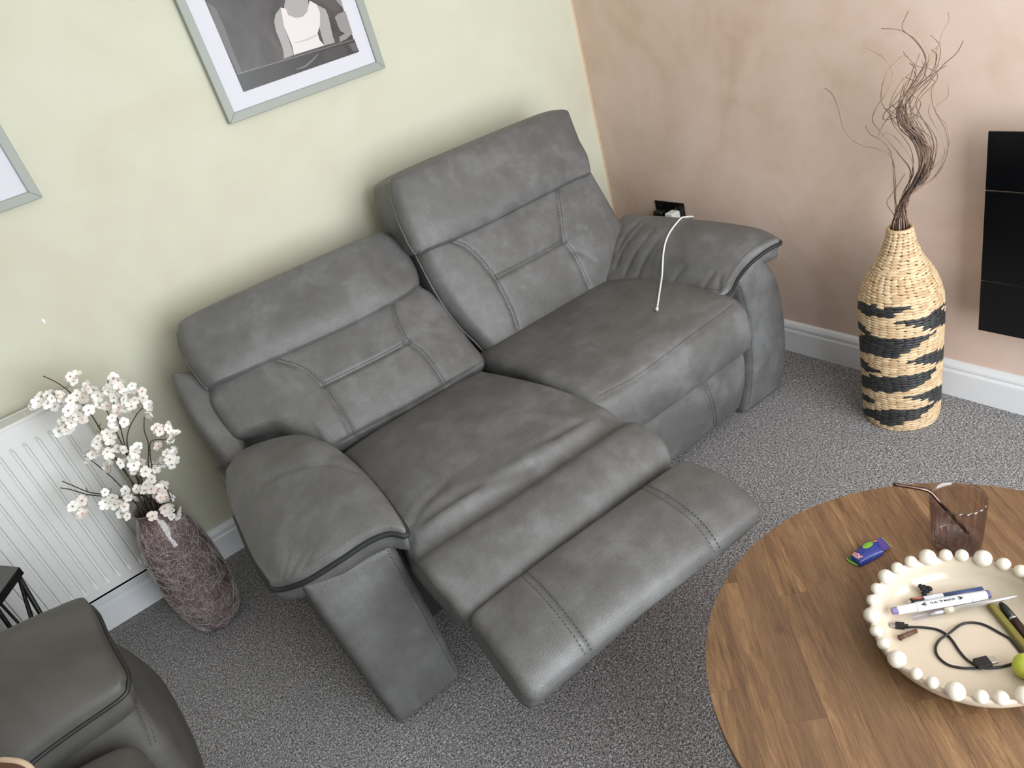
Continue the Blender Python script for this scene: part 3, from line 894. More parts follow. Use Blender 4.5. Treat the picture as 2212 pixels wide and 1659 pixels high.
pic_poly([(1160, 600), (1240, 570), (1300, 520), (1350, 470), (1358, 474), (1310, 530), (1250, 582), (1165, 606)], 6, G_LINE, PB, 'reflection')
pic_poly([(1400, 460), (1440, 430), (1560, 400), (1610, 430), (1600, 480), (1420, 535)], 6, gray('print_reflect', 58), PB, 'reflection')
pic_poly([(1620, 385), (1680, 365), (1705, 440), (1660, 450)], 6, G_SMEAR, PB, 'reflection')
# a filled nail hole on the wall
wg = bpy.data.objects['wall_green']
q = py(94, 693, -0.0006)
mesh_obj('filler_spot', [(q[0] + 0.005 * math.cos(a) * (0.5 if k % 2 else 0.8), -0.0006, q[2] + 0.008 * math.sin(a)) for k, a in enumerate(np.linspace(0, 2 * math.pi, 9, endpoint=False))], [tuple(range(9))], WHITE_GLOSS, wg, False)

# ================================================================== wall-hung black fire on the plaster wall
BLACK_GLOSS = plain('black_glass', (9, 9, 11), 0.12)
FI = thing('electric_fire', (-0.05, -2.0, 0.30), 'glossy black wall mounted electric fire on the pink plaster wall', 'fireplace')
FY0, FY1 = -1.512, -2.65
for z0, z1 in ((0.295, 0.443), (0.445, 0.689), (0.691, 0.836)):
    box('glass_panel', (-0.092, FY1, z0), (-0.087, FY0, z1), BLACK_GLOSS, FI, 0.001)
box('casing', (-0.087, FY1 + 0.2, 0.36), (-0.0005, FY0 - 0.2, 0.75), BLACK_METAL, FI)

# ================================================================== double socket with two plugs
SO = thing('wall_socket', (-0.005, -0.34, 0.475), 'black nickel double socket on the plaster wall behind the sofa arm', 'socket')
NICKEL = plain('black_nickel', (34, 32, 31), 0.18, 0.6)
box('plate', (-0.006, -0.412, 0.433), (-0.0005, -0.264, 0.519), NICKEL, SO, 0.002)
for y in (-0.300, -0.375):
    box('switch', (-0.010, y - 0.007, 0.492), (-0.006, y + 0.007, 0.508), BLACK_GLOSS, SO, 0.001)
o = box('charger_plug', (-0.050, -0.392, 0.448), (-0.006, -0.350, 0.492), plain('white_plastic', (232, 232, 230), 0.35), None, 0.006)
WHITE_PL = o.data.materials[0]
tag(o, 'white plastic charger plug in the wall socket', 'plug')
o = box('mains_plug', (-0.040, -0.322, 0.446), (-0.006, -0.276, 0.490), plain('black_plastic', (20, 20, 21), 0.4), None, 0.008)
BLACK_PL = o.data.materials[0]
tag(o, 'black mains plug in the wall socket', 'plug')
# white charging cable lying over the arm pad and seat
path = []
for x, y in cat_rom([(1500, 470), (1490, 466), (1478, 470), (1462, 484), (1448, 502), (1438, 525), (1434, 550), (1433, 580), (1432, 605), (1427, 630), (1422, 650), (1420, 668)], 40):
    if 600 < y < 640: continue
    for cs in (PAD_R, SEAT_R):
        h = cs.cast(x, y)
        if h is not None:
            nn = h[1] if h[1] @ (CAM_C - h[0]) > 0 else -h[1]
            path.append(h[0] + nn * 0.0027 + np.array((-0.4, -0.3, 0.9)) * (0.0 if y < 585 or y > 640 else 0.007))
            break
path = np.array(path)
# out of sight: from the plug down behind the arm and up over the pad's outer side
lead = [np.array((-0.05, -0.371, 0.468)), np.array((-0.085, -0.40, 0.448)), np.array((-0.130, -0.50, 0.470)), np.array((-0.165, -0.545, 0.535)), pz(1503, 470, 0.565), pz(1490, 466, 0.58)]
full = cat_rom(np.vstack([lead, path[2::3], path[-1:]]), 90)
def clear_of(path, objs, r):
    """lift a lying cord so that it rests on the surfaces instead of sinking into them"""
    bvs = [BVHTree.FromPolygons([v.co for v in o_.data.vertices], [tuple(q.vertices) for q in o_.data.polygons]) for o_ in objs]
    P = np.array(path)
    for it in range(14):
        for i in range(3, len(P)):
            for bv in bvs:
                h = bv.find_nearest(Vector(P[i]), 0.05)
                if h[0] is None: continue
                hp, hn = np.array(h[0]), np.array(h[1])
                sd = (P[i] - hp) @ hn
                dist = np.linalg.norm(P[i] - hp)
                if sd < 0: P[i] = hp + hn * r
                elif dist < r: P[i] = hp + unit(P[i] - hp) * r
        if it < 10:
            Q = P.copy()
            Q[1:-1] = P[1:-1] * 0.5 + (P[:-2] + P[2:]) * 0.25
            P = Q
    return P
full = clear_of(full, [PAD_R.obj, SEAT_R.obj, bpy.data.objects['piping.001']], 0.0031)
CB = thing('charging_cable', full[-1], 'white charging cable draped over the sofa arm onto the seat', 'cable')
tube('cord', full, 0.0028, WHITE_PL, CB, 8)
e = unit(full[-1] - full[-4]); e[2] = max(e[2], -0.02); full[-1][2] += 0.002
tube('connector', [full[-1], full[-1] + e * 0.014], 0.0045, WHITE_PL, CB, 8)
tube('contact_tip', [full[-1] + e * 0.014, full[-1] + e * 0.021], 0.003, plain('steel', (180, 180, 184), 0.25, 1.0), CB, 6)

def untangle(paths, radii, iters=90, margin=0.0004, neck=None, fixed_ends=False):
    """push thin strands apart until their tubes no longer pass through one another.
    neck = (centre, z0, z1, radius): strands stay inside that opening between the two heights"""
    n = [len(q) for q in paths]
    X = np.vstack(paths).astype(float); R = np.concatenate(radii)
    I = np.concatenate([np.full(k, i) for i, k in enumerate(n)])
    off = np.r_[0, np.cumsum(n)]
    g2 = np.random.default_rng(11)
    for it in range(iters):
        order = np.argsort(X[:, 2])
        Y, Q, J = X[order], R[order], I[order]
        D = np.zeros_like(X); cnt = np.zeros(len(X)); bad = 0
        reach = 2 * R.max() + margin
        for sh in range(1, 400):
            dz = Y[sh:, 2] - Y[:-sh, 2]
            if dz.min() > reach: break
            d = Y[sh:] - Y[:-sh]
            L = np.linalg.norm(d, axis=1)
            need = Q[sh:] + Q[:-sh] + margin
            m_ = (L < need) & (J[sh:] != J[:-sh])
            if not m_.any(): continue
            k = np.nonzero(m_)[0]
            u = d[k] / (L[k][:, None] + 1e-9) + g2.normal(0, 0.05, (len(k), 3))
            u[:, 2] *= 0.3
            u /= np.linalg.norm(u, axis=1)[:, None] + 1e-9
            w = (need[k] - L[k])[:, None] * u * 0.5
            np.add.at(D, order[k], -w); np.add.at(D, order[k + sh], w)
            np.add.at(cnt, order[k], 1); np.add.at(cnt, order[k + sh], 1)
            bad += len(k)
        if not bad: break
        D /= np.sqrt(np.maximum(cnt, 1))[:, None]
        for i in range(len(n)):
            S_ = D[off[i]:off[i + 1]]
            for _ in range(3 if it < iters * 0.7 else 1):
                pad_ = np.vstack([S_[:1], S_, S_[-1:]])
                S_ = np.where(np.abs(S_) > 0, S_, 0) * 0.5 + (pad_[:-2] + pad_[2:]) * 0.25
            X[off[i]:off[i + 1]] += S_ * 1.5
        if neck is not None:
            c_, z0_, z1_, r_ = neck
            v_ = X[:, :2] - c_[:2]; rr_ = np.linalg.norm(v_, axis=1)
            lim = r_ - R
            k = (X[:, 2] > z0_) & (X[:, 2] < z1_) & (rr_ > lim)
            X[k, :2] = c_[:2] + v_[k] / rr_[k][:, None] * lim[k][:, None]
    return [X[off[i]:off[i + 1]] for i in range(len(n))]

# ================================================================== woven bottle vase
WC = np.array((-0.163, -1.337, 0.0))
def w_r(z):
    return float(np.interp(z, [0, 0.02, 0.10, 0.22, 0.32, 0.37, 0.405, 0.43, 0.455, 0.48, 0.505, 0.53, 0.555, 0.58, 0.60],
                           [0.097, 0.101, 0.103, 0.105, 0.107, 0.107, 0.104, 0.098, 0.089, 0.076, 0.061, 0.048, 0.039, 0.033, 0.030]))
WV = thing('woven_vase', WC, 'tall natural seagrass bottle vase woven with black zebra stripes', 'vase')
def mk_straw(name, c0, c1, rough):
    M = Mat(name)
    oi = M.node('ShaderNodeObjectInfo')
    geo = M.node('ShaderNodeNewGeometry')
    v = M.coords('Object', scale=(1, 1, 3))
    f = M.math('FRACT', M.math('ADD', M.math('ADD', oi.outputs['Random'], geo.outputs['Random Per Island']), M.math('MULTIPLY', M.noise(v, 60, 2), 0.4)))
    M.color(M.ramp(f, [(0.0, c0), (1.0, c1)]))
    M.set(Roughness=rough)
    return M.m
STRAW = mk_straw('natural_seagrass', srgb(182, 150, 112), srgb(212, 187, 152), 0.6)
STRAW_K = mk_straw('black_seagrass', srgb(30, 30, 31), srgb(52, 52, 52), 0.5)
def project(P):
    c = CAM_R @ (np.asarray(P) - CAM_C)
    return 1106 + CAM_F * c[0] / c[2], 829.5 + CAM_F * c[1] / c[2]
STRIPES = [[(330, 640), (420, 690), (500, 710), (620, 715), (760, 690), (640, 745), (600, 775), (520, 785), (440, 775), (380, 745), (335, 720)],
 [(990, 640), (990, 660), (940, 720), (990, 725), (985, 810), (900, 855), (820, 865), (720, 845), (650, 825), (555, 815), (620, 800), (740, 795), (860, 760)],
 [(340, 800), (380, 830), (440, 900), (500, 935), (620, 940), (760, 930), (860, 890), (900, 880), (850, 935), (790, 970), (700, 1040), (600, 1070), (500, 1065), (420, 1040), (345, 1010), (345, 920), (400, 905), (345, 840)],
 [(985, 925), (985, 1060), (900, 1110), (860, 1120), (720, 1105), (620, 1090), (740, 1080), (820, 1060), (940, 1000)],
 [(345, 1040), (400, 1090), (450, 1160), (520, 1170), (480, 1185), (400, 1160), (345, 1100)],
 [(350, 1190), (450, 1200), (600, 1205), (740, 1190), (860, 1160), (910, 1120), (870, 1200), (790, 1260), (700, 1310), (560, 1330), (440, 1300), (355, 1260)],
 [(975, 1240), (975, 1340), (900, 1385), (840, 1370), (720, 1370), (640, 1350), (760, 1340), (860, 1300)],
 [(355, 1290), (420, 1350), (480, 1400), (520, 1410), (440, 1400), (360, 1350)],
 [(360, 1425), (480, 1440), (620, 1445), (760, 1430), (860, 1400), (920, 1360), (860, 1430), (780, 1500), (640, 1555), (540, 1560), (440, 1500), (365, 1470)]]
def in_poly(x, y, poly):
    r = False
    j = len(poly) - 1
    for i in range(len(poly)):
        (xi, yi), (xj, yj) = poly[i], poly[j]
        if (yi > y) != (yj > y) and x < (xj - xi) * (y - yi) / (yj - yi) + xi: r = not r
        j = i
    return r
view = unit((WC - CAM_C) * np.array((1, 1, 0)))
def is_black(P):
    d = P - WC
    k = d @ view
    if k > 0: d = d - 2 * k * view          # the pattern repeats on the far side
    x, y = project(WC + d)
    zx, zy = (x - 1750) / .3014, (y - 450) / .3014
    return any(in_poly(zx, zy, s) for s in STRIPES)
mesh_obj('liner', *lathe_geo([(w_r(z) - 0.004, z) for z in np.linspace(0, 0.6, 40)] + [(0.024, 0.597), (0.022, 0.45), (0.0, 0.44)], 48, WC), plain('dark_straw', (120, 92, 60), 0.8), WV)
pieces = []
z = 0.005
row = 0
while z < 0.6:
    pitch_z = 0.0080
    dr = (w_r(min(z + 0.004, 0.6)) - w_r(max(z - 0.004, 0))) / 0.008
    slope = math.atan(dr)
    ncol = 30 if z < 0.49 else 16
    r = w_r(z)
    for k in range(ncol):
        a = 2 * math.pi * (k + 0.45 * math.sin(row * 0.18) + 0.06 * (row % 2)) / ncol + rng.normal(0, 0.004)
        pieces.append((a, z + rng.normal(0, 0.0006), r, slope, 2 * math.pi * r / ncol))
    z += pitch_z * max(math.cos(slope), 0.45)
    row += 1
unitV, unitF = tube_geo([(x, 0, 0) for x in (-1, -0.7, -0.3, 0.3, 0.7, 1)], [0.12, 0.66, 0.97, 0.97, 0.66, 0.12], 8)
def straw_mesh(name, mat):
    me = bpy.data.meshes.new(name)
    me.from_pydata(unitV, [], unitF)
    me.materials.append(mat)
    me.polygons.foreach_set('use_smooth', [True] * len(me.polygons))
    return me
ME_N, ME_K = straw_mesh('strand', STRAW), straw_mesh('strand_black', STRAW_K)
def piece_matrix(a, z, r, slope, w):
    rad = Vector((math.cos(a), math.sin(a), 0))
    tan = Vector((-math.sin(a), math.cos(a), 0))
    up = (Vector((0, 0, 1)) * math.cos(slope) + rad * math.sin(slope)).normalized()
    nor = tan.cross(up)
    tilt = rng.normal(0.12, 0.07)
    t2 = (tan * math.cos(tilt) + up * math.sin(tilt)).normalized(); u2 = nor.cross(t2)
    M = Matrix.Identity(4)
    for i in range(3):
        M[i][0] = t2[i] * w * 0.66
        M[i][1] = nor[i] * 0.0036
        M[i][2] = u2[i] * 0.0050
        M[i][3] = (WC[i] + rad[i] * r + (z if i == 2 else 0))
    return M
ranked = []
for p in pieces:
    a = p[0]
    facing = -(math.cos(a) * view[0] + math.sin(a) * view[1])
    ranked.append((facing * p[4] if facing > 0 else facing, p))
ranked.sort(key=lambda t: -t[0])
rest = {True: [], False: []}
for i, (fz, p) in enumerate(ranked):
    M = piece_matrix(*p)
    P = np.array(M.translation)
    blk = is_black(P)
    if i < 300:
        o = bpy.data.objects.new('strand', ME_K if blk else ME_N)
        COL.objects.link(o)
        o.parent = WV
        o.matrix_parent_inverse = Matrix.Translation(-Vector(WC))
        o.matrix_basis = M
    else:
        rest[blk].append(([M @ Vector(v) for v in unitV], unitF))
o = mesh_obj('woven_strands', *join(rest[False]), STRAW, WV); o['kind'] = 'stuff'
o = mesh_obj('black_woven_strands', *join(rest[True]), STRAW_K, WV); o['kind'] = 'stuff'
tube('rim', [WC + np.array((0.0285 * math.cos(a), 0.0285 * math.sin(a), 0.600)) for a in np.linspace(0, 2 * math.pi, 33)], 0.0045, STRAW, WV, 8)

# dried curly twigs standing in it
TWIGM = []
for k, (c0, c1) in enumerate((((78, 60, 54), (150, 120, 98)), ((92, 70, 60), (190, 160, 132)), ((70, 54, 50), (120, 92, 78)))):
    M = Mat('dried_twig')
    f = M.noise(M.coords('Object'), 14, 3, 0.6)
    M.color(M.ramp(f, [(0.35, srgb(*c0)), (0.68, srgb(*c1))])); M.set(Roughness=0.6)
    TWIGM.append(M.m)
wt = np.array((-view[1], view[0], 0)) * -1.0
def twig_pt(zx, zy, dep):
    p0 = WC + view * dep
    return ppl(1750 + zx * .3014, zy * .3014, p0, view)
core = [(640, 1610), (660, 1500), (700, 1400), (780, 1290), (825, 1180), (820, 1080), (770, 980), (690, 900), (650, 810), (680, 700), (750, 600), (810, 510), (835, 400)]
TW = [[(620, 1610), (605, 1450), (612, 1300), (585, 1130), (480, 1065), (380, 1045), (300, 1000), (235, 910), (205, 790), (160, 680), (105, 630)],
      [(640, 1610), (680, 1450), (720, 1240), (640, 1110), (520, 960), (450, 870), (470, 780), (560, 640), (590, 520), (520, 410), (395, 340)],
      [(600, 1610), (570, 1530), (550, 1450), (600, 1370), (680, 1245)],
      [(660, 1610), (760, 1390), (900, 1260), (985, 1090), (970, 930), (890, 780), (870, 650), (915, 545), (850, 490), (760, 470), (665, 370)],
      [(650, 1610), (700, 1420), (830, 1270), (900, 1100), (840, 960), (640, 860), (530, 770), (510, 650), (560, 500), (660, 400)],
      [(640, 1610), (690, 1420), (800, 1260), (790, 1050), (650, 880), (640, 760), (760, 560), (830, 420), (760, 290), (680, 230), (660, 180), (705, 80)],
      [(640, 1610), (700, 1400), (820, 1230), (860, 1100), (720, 880), (690, 740), (860, 560), (920, 450), (930, 330), (865, 250)],
      [(640, 1610), (720, 1390), (880, 1210), (990, 1060), (980, 900), (900, 780), (980, 700), (992, 640), (982, 600)],
      [(650, 1610), (720, 1390), (850, 1200), (880, 1000), (760, 750), (850, 600), (950, 470), (1050, 380), (1100, 290)],
      [(620, 1610), (600, 1400), (590, 1150), (560, 1060), (500, 1000), (430, 960), (395, 900)],
      [(630, 1610), (660, 1400), (740, 1240), (700, 1090), (560, 950), (490, 1010), (520, 900), (660, 720), (780, 540), (850, 400), (765, 220)],
      [(640, 1610), (700, 1400), (810, 1250), (850, 1050), (720, 800), (750, 640), (880, 530), (975, 470)],
      [(640, 1610), (720, 1400), (850, 1250), (910, 1050), (860, 920), (740, 820), (540, 860), (540, 800), (650, 700), (740, 480), (670, 390)],
      [(640, 1610), (690, 1420), (780, 1290), (840, 1130), (760, 860), (700, 680), (790, 520), (900, 380), (950, 230), (995, 150), (990, 85)],
      [(640, 1610), (680, 1430), (770, 1280), (800, 1100), (700, 900), (700, 700), (820, 540), (820, 400), (740, 280), (640, 215), (510, 205)]]
for k in range(34):
    n = rng.integers(8, len(core) + 1)
    amp = rng.normal(0, 1)
    ph, fr = rng.uniform(0, 6.28), rng.uniform(0.35, 0.7)
    pts = []
    for i in range(n):
        g = i / 12
        pts.append((core[i][0] + (amp * 62 * g ** 0.7 + 62 * math.sin(ph + fr * i) * g) * (0.35 if i < 3 else 1.0), core[i][1] + rng.normal(0, 12) * (i > 1)))
    lx, ly = pts[-1]
    pts.append((lx + rng.normal(0, 55), ly - rng.uniform(30, 90)))
    TW.append(pts)
TWLAB = {0: 'long dried twig arching far out of the woven vase towards the sofa', 1: 'dried twig looping out and curling back with a bare hooked tip',
         2: 'short kinked dried twig beside the woven vase neck', 3: 'dried twig bowing out furthest towards the black fire', 4: 'dried twig making a tall open loop on the sofa side of the bundle',
         5: 'tallest dried twig with a sharply bent upright tip', 6: 'dried twig ending in a small backward hook above the bundle', 7: 'dried twig with a short curl beside the black fire',
         8: 'straight tipped dried twig slanting up above the black fire', 9: 'short dried twig rising from the vase neck towards the sofa', 13: 'tall dried twig whose thin tip stands alone above the bundle',
         14: 'dried twig with a level tip pointing back over the sofa'}
tw_paths = []
nT = len(TW)
lane = rng.permutation(nT)
for k, pts in enumerate(TW):
    n = len(pts)
    dep1 = (lane[k] / (nT - 1) - 0.5) * 0.085              # every twig leans to its own depth
    fk = math.sqrt((k + 0.5) / nT) * 0.0205; fa = k * 2.39996
    foot = np.array((fk * math.cos(fa), fk * math.sin(fa), 0))
    P = [twig_pt(x, y, dep1 * (i / (n - 1)) ** 0.6) for i, (x, y) in enumerate(pts)]
    P[0] = WC + foot + np.array((0, 0, 0.605))
    P[1] = P[1] * 0.75 + (WC + foot + np.array((0, 0, P[1][2]))) * 0.25
    tw_paths.append(cat_rom([WC + foot * 0.9 + np.array((0, 0, 0.47))] + P, 250))
tw_rad = [np.linspace(0.0016, 0.0008, 250)] * nT
tw_paths = untangle(tw_paths, tw_rad, 300, 0.0008, (WC, 0.44, 0.607, 0.0238))
for k, P in enumerate(tw_paths):
    o = tube('dried_twig', P, tw_rad[k], TWIGM[k % 3], None, 6)
    tag(o, TWLAB.get(k, 'thin curly brown dried twig in the dense bundle of the woven vase'), 'twig', 'dried curly twigs in the woven vase')

# ================================================================== mauve crackle glass vase with blossom
GC = np.array((-2.072, -0.285, 0.0))
GPROF = [(0.0, 0.004), (0.048, 0.0), (0.060, 0.004), (0.074, 0.03), (0.086, 0.08), (0.093, 0.14), (0.0945, 0.20), (0.091, 0.27), (0.083, 0.33), (0.072, 0.37), (0.058, 0.40), (0.048, 0.42), (0.045, 0.435), (0.048, 0.447)]
_gd = cat_rom(GPROF, 60)[6:]
def g_r(z): return float(np.interp(z, _gd[:, 1], _gd[:, 0]))
GV = thing('glass_vase', GC, 'mauve crackled glass floor vase holding white blossom branches', 'vase')
def mk_mauve():
    M = Mat('mauve_glass')
    v = M.coords('Object')
    n = M.noise(v, 14, 4, 0.6, 1.0)
    M.color(M.ramp(n, [(0.3, srgb(92, 74, 74)), (0.55, srgb(116, 98, 98)), (0.75, srgb(136, 120, 120))]))
    M.set(Roughness=0.08)
    M.b.inputs['Coat Weight'].default_value = 0.5
    M.b.inputs['Alpha'].default_value = 0.86
    return M.m
prof = [tuple(p) for p in cat_rom(GPROF, 60)]
prof += [(r - 0.005, z) for r, z in prof[::-1] if z > 0.35 and r > 0.01]
mesh_obj('body', *lathe_geo(prof, 64, GC), mk_mauve(), GV)
geos = []
for k in range(1900):
    a = rng.uniform(0, 2 * math.pi); z = rng.uniform(0.02, 0.41)
    dirn = rng.uniform(0, 2 * math.pi); curl = rng.normal(0, 14); L = rng.uniform(0.02, 0.06)
    pts = []
    for i in range(7):
        z = min(max(z, 0.008), 0.43)
        r = g_r(z) + 0.0002
        pts.append(GC + np.array((r * math.cos(a), r * math.sin(a), z)))
        st = L / 6
        a += st * math.cos(dirn) / r; z += st * math.sin(dirn)
        dirn += curl * st
    geos.append(tube_geo(pts, 0.00042, 3, False))
o = mesh_obj('fibre_threads', *join(geos), plain('pale_fibre', (186, 174, 174), 0.6), GV); o['kind'] = 'stuff'

BARK = plain('dark_bark', (62, 54, 46), 0.8)
STEMG = plain('thin_stalk', (120, 108, 92), 0.8)
def mk_petal():
    M = Mat('white_petal')
    v = M.coords('Object')
    geo = M.node('ShaderNodeNewGeometry')
    oi = M.node('ShaderNodeObjectInfo')
    M.color(M.ramp(oi.outputs['Random'], [(0.0, srgb(232, 216, 208)), (0.4, srgb(240, 234, 226)), (1.0, srgb(248, 246, 240))]))
    M.set(Roughness=0.7)
    M.b.inputs['Subsurface Weight'].default_value = 0.1
    return M.m
PETAL = mk_petal()
STAMEN = plain('pink_stamen', (196, 156, 138), 0.7)
def blossom_mesh(seed, closed):
    r2 = np.random.default_rng(seed)
    V, F, mi = [], [], []
    for p in range(5):
        a = 2 * math.pi * p / 5 + r2.normal(0, 0.08)
        tiltp = closed + r2.normal(0, 0.12)
        L = r2.uniform(0.9, 1.1)
        base = len(V)
        rows = [(0.12, 0.10), (0.40, 0.34), (0.70, 0.46), (0.92, 0.34), (1.0, 0.12)]
        for t, w in rows:
            for s in (-1, 0, 1):
                x = t * L; y = s * w
                zz = t * math.tan(tiltp) * 0.7 + (0.12 * abs(s) * t) - 0.10 * t * t + r2.normal(0, 0.015)
                V.append((x * math.cos(a) - y * math.sin(a), x * math.sin(a) + y * math.cos(a), zz))
        for i in range(4):
            for s in range(2):
                q = base + i * 3 + s
                F.append((q, q + 1, q + 4, q + 3)); mi.append(0)
    for p in range(9):
        a = 2 * math.pi * p / 9
        b = len(V)
        rr = 0.2
        V += [(0.05 * math.cos(a), 0.05 * math.sin(a), 0.02), (0.05 * math.cos(a + 0.5), 0.05 * math.sin(a + 0.5), 0.02), (rr * math.cos(a), rr * math.sin(a), 0.22), (rr * 1.15 * math.cos(a + 0.2), rr * 1.15 * math.sin(a + 0.2), 0.20)]
        F.append((b, b + 1, b + 3, b + 2)); mi.append(1)
    b = len(V)
    V += [(0.16 * math.cos(t), 0.16 * math.sin(t), 0.04) for t in np.linspace(0, 2 * math.pi, 8, endpoint=False)] + [(0, 0, -0.12)]
    F.append(tuple(range(b, b + 8))); mi.append(1)
    F += [(b + i, b + 8, b + (i + 1) % 8) for i in range(8)]; mi += [1] * 8
    me = bpy.data.meshes.new('blossom')
    me.from_pydata([(x * 0.0165, y * 0.0165, z * 0.0165) for x, y, z in V], [], F)
    me.materials.append(PETAL); me.materials.append(STAMEN)
    me.polygons.foreach_set('material_index', mi)
    me.polygons.foreach_set('use_smooth', [True] * len(F))
    return me
BLOS = [blossom_mesh(s, c) for s, c in ((1, 0.15), (2, 0.35), (3, 0.6), (4, 0.9), (5, 0.25))]
BR = [([(1130, 1380), (1000, 1150), (870, 960), (720, 680), (600, 490), (440, 330), (300, 220), (135, 140)], -0.17, 'blossom branch reaching furthest over the radiator top'),
      ([(1120, 1380), (980, 1110), (850, 930), (700, 640), (590, 490), (450, 440), (330, 390), (250, 300)], -0.22, 'blossom branch bending low over the radiator grille'),
      ([(1180, 1380), (1080, 1130), (980, 920), (880, 700), (800, 520), (720, 370), (690, 330)], -0.21, 'straight blossom branch ending in one small cream cluster'),
      ([(1190, 1380), (1090, 1150), (980, 880), (930, 690), (870, 500), (850, 380), (800, 220), (815, 155)], -0.27, 'tallest blossom branch with a thick white cluster at its tip'),
      ([(1200, 1370), (1130, 1180), (1000, 880), (1000, 700), (1080, 540), (1140, 470), (1210, 430)], -0.24, 'forked blossom branch with a withered cluster at its end'),
      ([(1220, 1370), (1220, 1180), (1200, 1000), (1200, 820), (1160, 690), (1160, 545)], -0.26, 'upright bare tipped branch nearest the sofa back'),
      ([(1225, 1370), (1232, 1100), (1220, 950), (1220, 810), (1300, 780), (1400, 790)], -0.32, 'blossom branch turning towards the sofa with drooping white clusters'),
      ([(1090, 1390), (950, 1370), (780, 1330), (610, 1305), (450, 1240), (330, 1190)], -0.20, 'low sideways branch with bare forked tips before the radiator ribs'),
      ([(1090, 1400), (900, 1360), (610, 1330), (430, 1280), (310, 1260)], -0.23, 'lowest sideways branch carrying one hanging dried blossom'),
      ([(1110, 1390), (900, 1220), (780, 1110), (660, 1010), (555, 940)], -0.20, 'thin branch with faded blossoms across the radiator edge'),
      ([(1250, 1370), (1330, 1270), (1390, 1290), (1430, 1400), (1440, 1490)], -0.36, 'curved blossom branch drooping over the glass vase shoulder'),
      ([(1170, 1390), (1080, 1160), (1000, 1010), (1060, 960), (1095, 890)], -0.31, 'short blossom branch with an open white cluster at the middle'),
      ([(1190, 1390), (1170, 1340), (1150, 1290), (1190, 1270)], -0.33, 'short blossom sprig bunched at the glass vase mouth')]
CL = [(410, 180, 3), (470, 160, 1), (180, 330, 3), (130, 380, 2), (60, 440, 1), (230, 400, 3), (310, 370, 2), (330, 340, 1), (420, 390, 1), (520, 390, 3), (490, 470, 3), (580, 490, 2), (400, 490, 2), (480, 560, 4), (540, 540, 2), (440, 590, 2),
      (370, 650, 3), (340, 690, 2), (630, 300, 2), (670, 340, 1), (750, 350, 2), (810, 330, 2), (890, 210, 3), (900, 270, 2), (960, 320, 3), (1050, 260, 2), (1060, 340, 3), (920, 390, 3), (1010, 430, 3), (850, 430, 3), (1150, 370, 1), (1210, 430, 3), (1220, 500, 1),
      (880, 540, 2), (850, 640, 2), (960, 610, 1), (750, 720, 2), (790, 750, 1), (720, 790, 2), (1290, 660, 3), (1400, 640, 1), (1430, 720, 2), (1480, 720, 1), (1430, 790, 2), (1480, 850, 1), (1330, 880, 2), (1420, 920, 3), (1380, 1000, 2), (1340, 1010, 1),
      (640, 920, 2), (600, 980, 2), (740, 900, 2), (810, 1050, 2), (900, 870, 2), (950, 980, 2), (1050, 960, 4), (1090, 880, 2), (1020, 1060, 2), (1060, 1110, 2), (1240, 1060, 2), (1180, 1110, 2), (1250, 1040, 1), (980, 1290, 2), (770, 1320, 1), (770, 1390, 1),
      (850, 1400, 2), (940, 1420, 2), (1130, 1310, 5), (1190, 1270, 3), (1300, 1320, 5), (1350, 1350, 3), (1180, 1400, 5), (1310, 1420, 5), (1120, 1450, 3), (500, 1470, 2), (540, 1500, 2), (1370, 1540, 2), (1450, 1550, 1), (1490, 1490, 1)]
def fpt(a, b, y): return py(60 + a * .217, 780 + b * .217, y)
roots = []
st_paths = []
nB = len(BR)
for i_, (pts, ty, lab) in enumerate(BR):
    n = len(pts)
    P = [fpt(a, b, -0.285 + (ty + 0.285) * (i / (n - 1))) for i, (a, b) in enumerate(pts)]
    fk = math.sqrt((i_ + 0.5) / nB) * 0.026; fa = i_ * 2.39996
    ft = np.array((fk * math.cos(fa), fk * math.sin(fa), 0))
    st_paths.append(cat_rom([GC + ft + np.array((0, 0, 0.10)), GC + ft + np.array((0, 0, 0.44))] + P[1:], 170))
st_rad = [np.linspace(0.0030, 0.0014, 170)] * nB
st_paths = untangle(st_paths, st_rad, 120, 0.0012, (GC, 0.36, 0.452, 0.037))
for i_, (pts, ty, lab) in enumerate(BR):
    path = st_paths[i_]
    T = thing('blossom_branch', path[int(170 * 0.4)], lab + ', in the mauve vase', 'branch', 'white blossom branches in the mauve vase')
    g = [tube_geo(path[::2], st_rad[i_][::2], 6)]
    others = np.vstack([q[60::3] for j_, q in enumerate(st_paths) if j_ != i_])
    for k in range(64, 160, 12):
        t = unit(path[k + 1] - path[k])
        cand = []
        for _ in range(6):
            s_ = unit(np.cross(t, rng.normal(0, 1, 3)))
            e_ = path[k] + (t * 0.7 + s_ * 0.7) * rng.uniform(0.006, 0.016)
            cand.append((np.linalg.norm(others - e_, axis=1).min(), tuple(e_)))
        best_d, e_ = max(cand)
        if best_d > 0.007: g.append(tube_geo([path[k], np.array(e_)], [0.0012, 0.0006], 4))
    mesh_obj('stem', *join(g), BARK, T)
    roots.append((T, path[50:], pts, i_))
spots = []
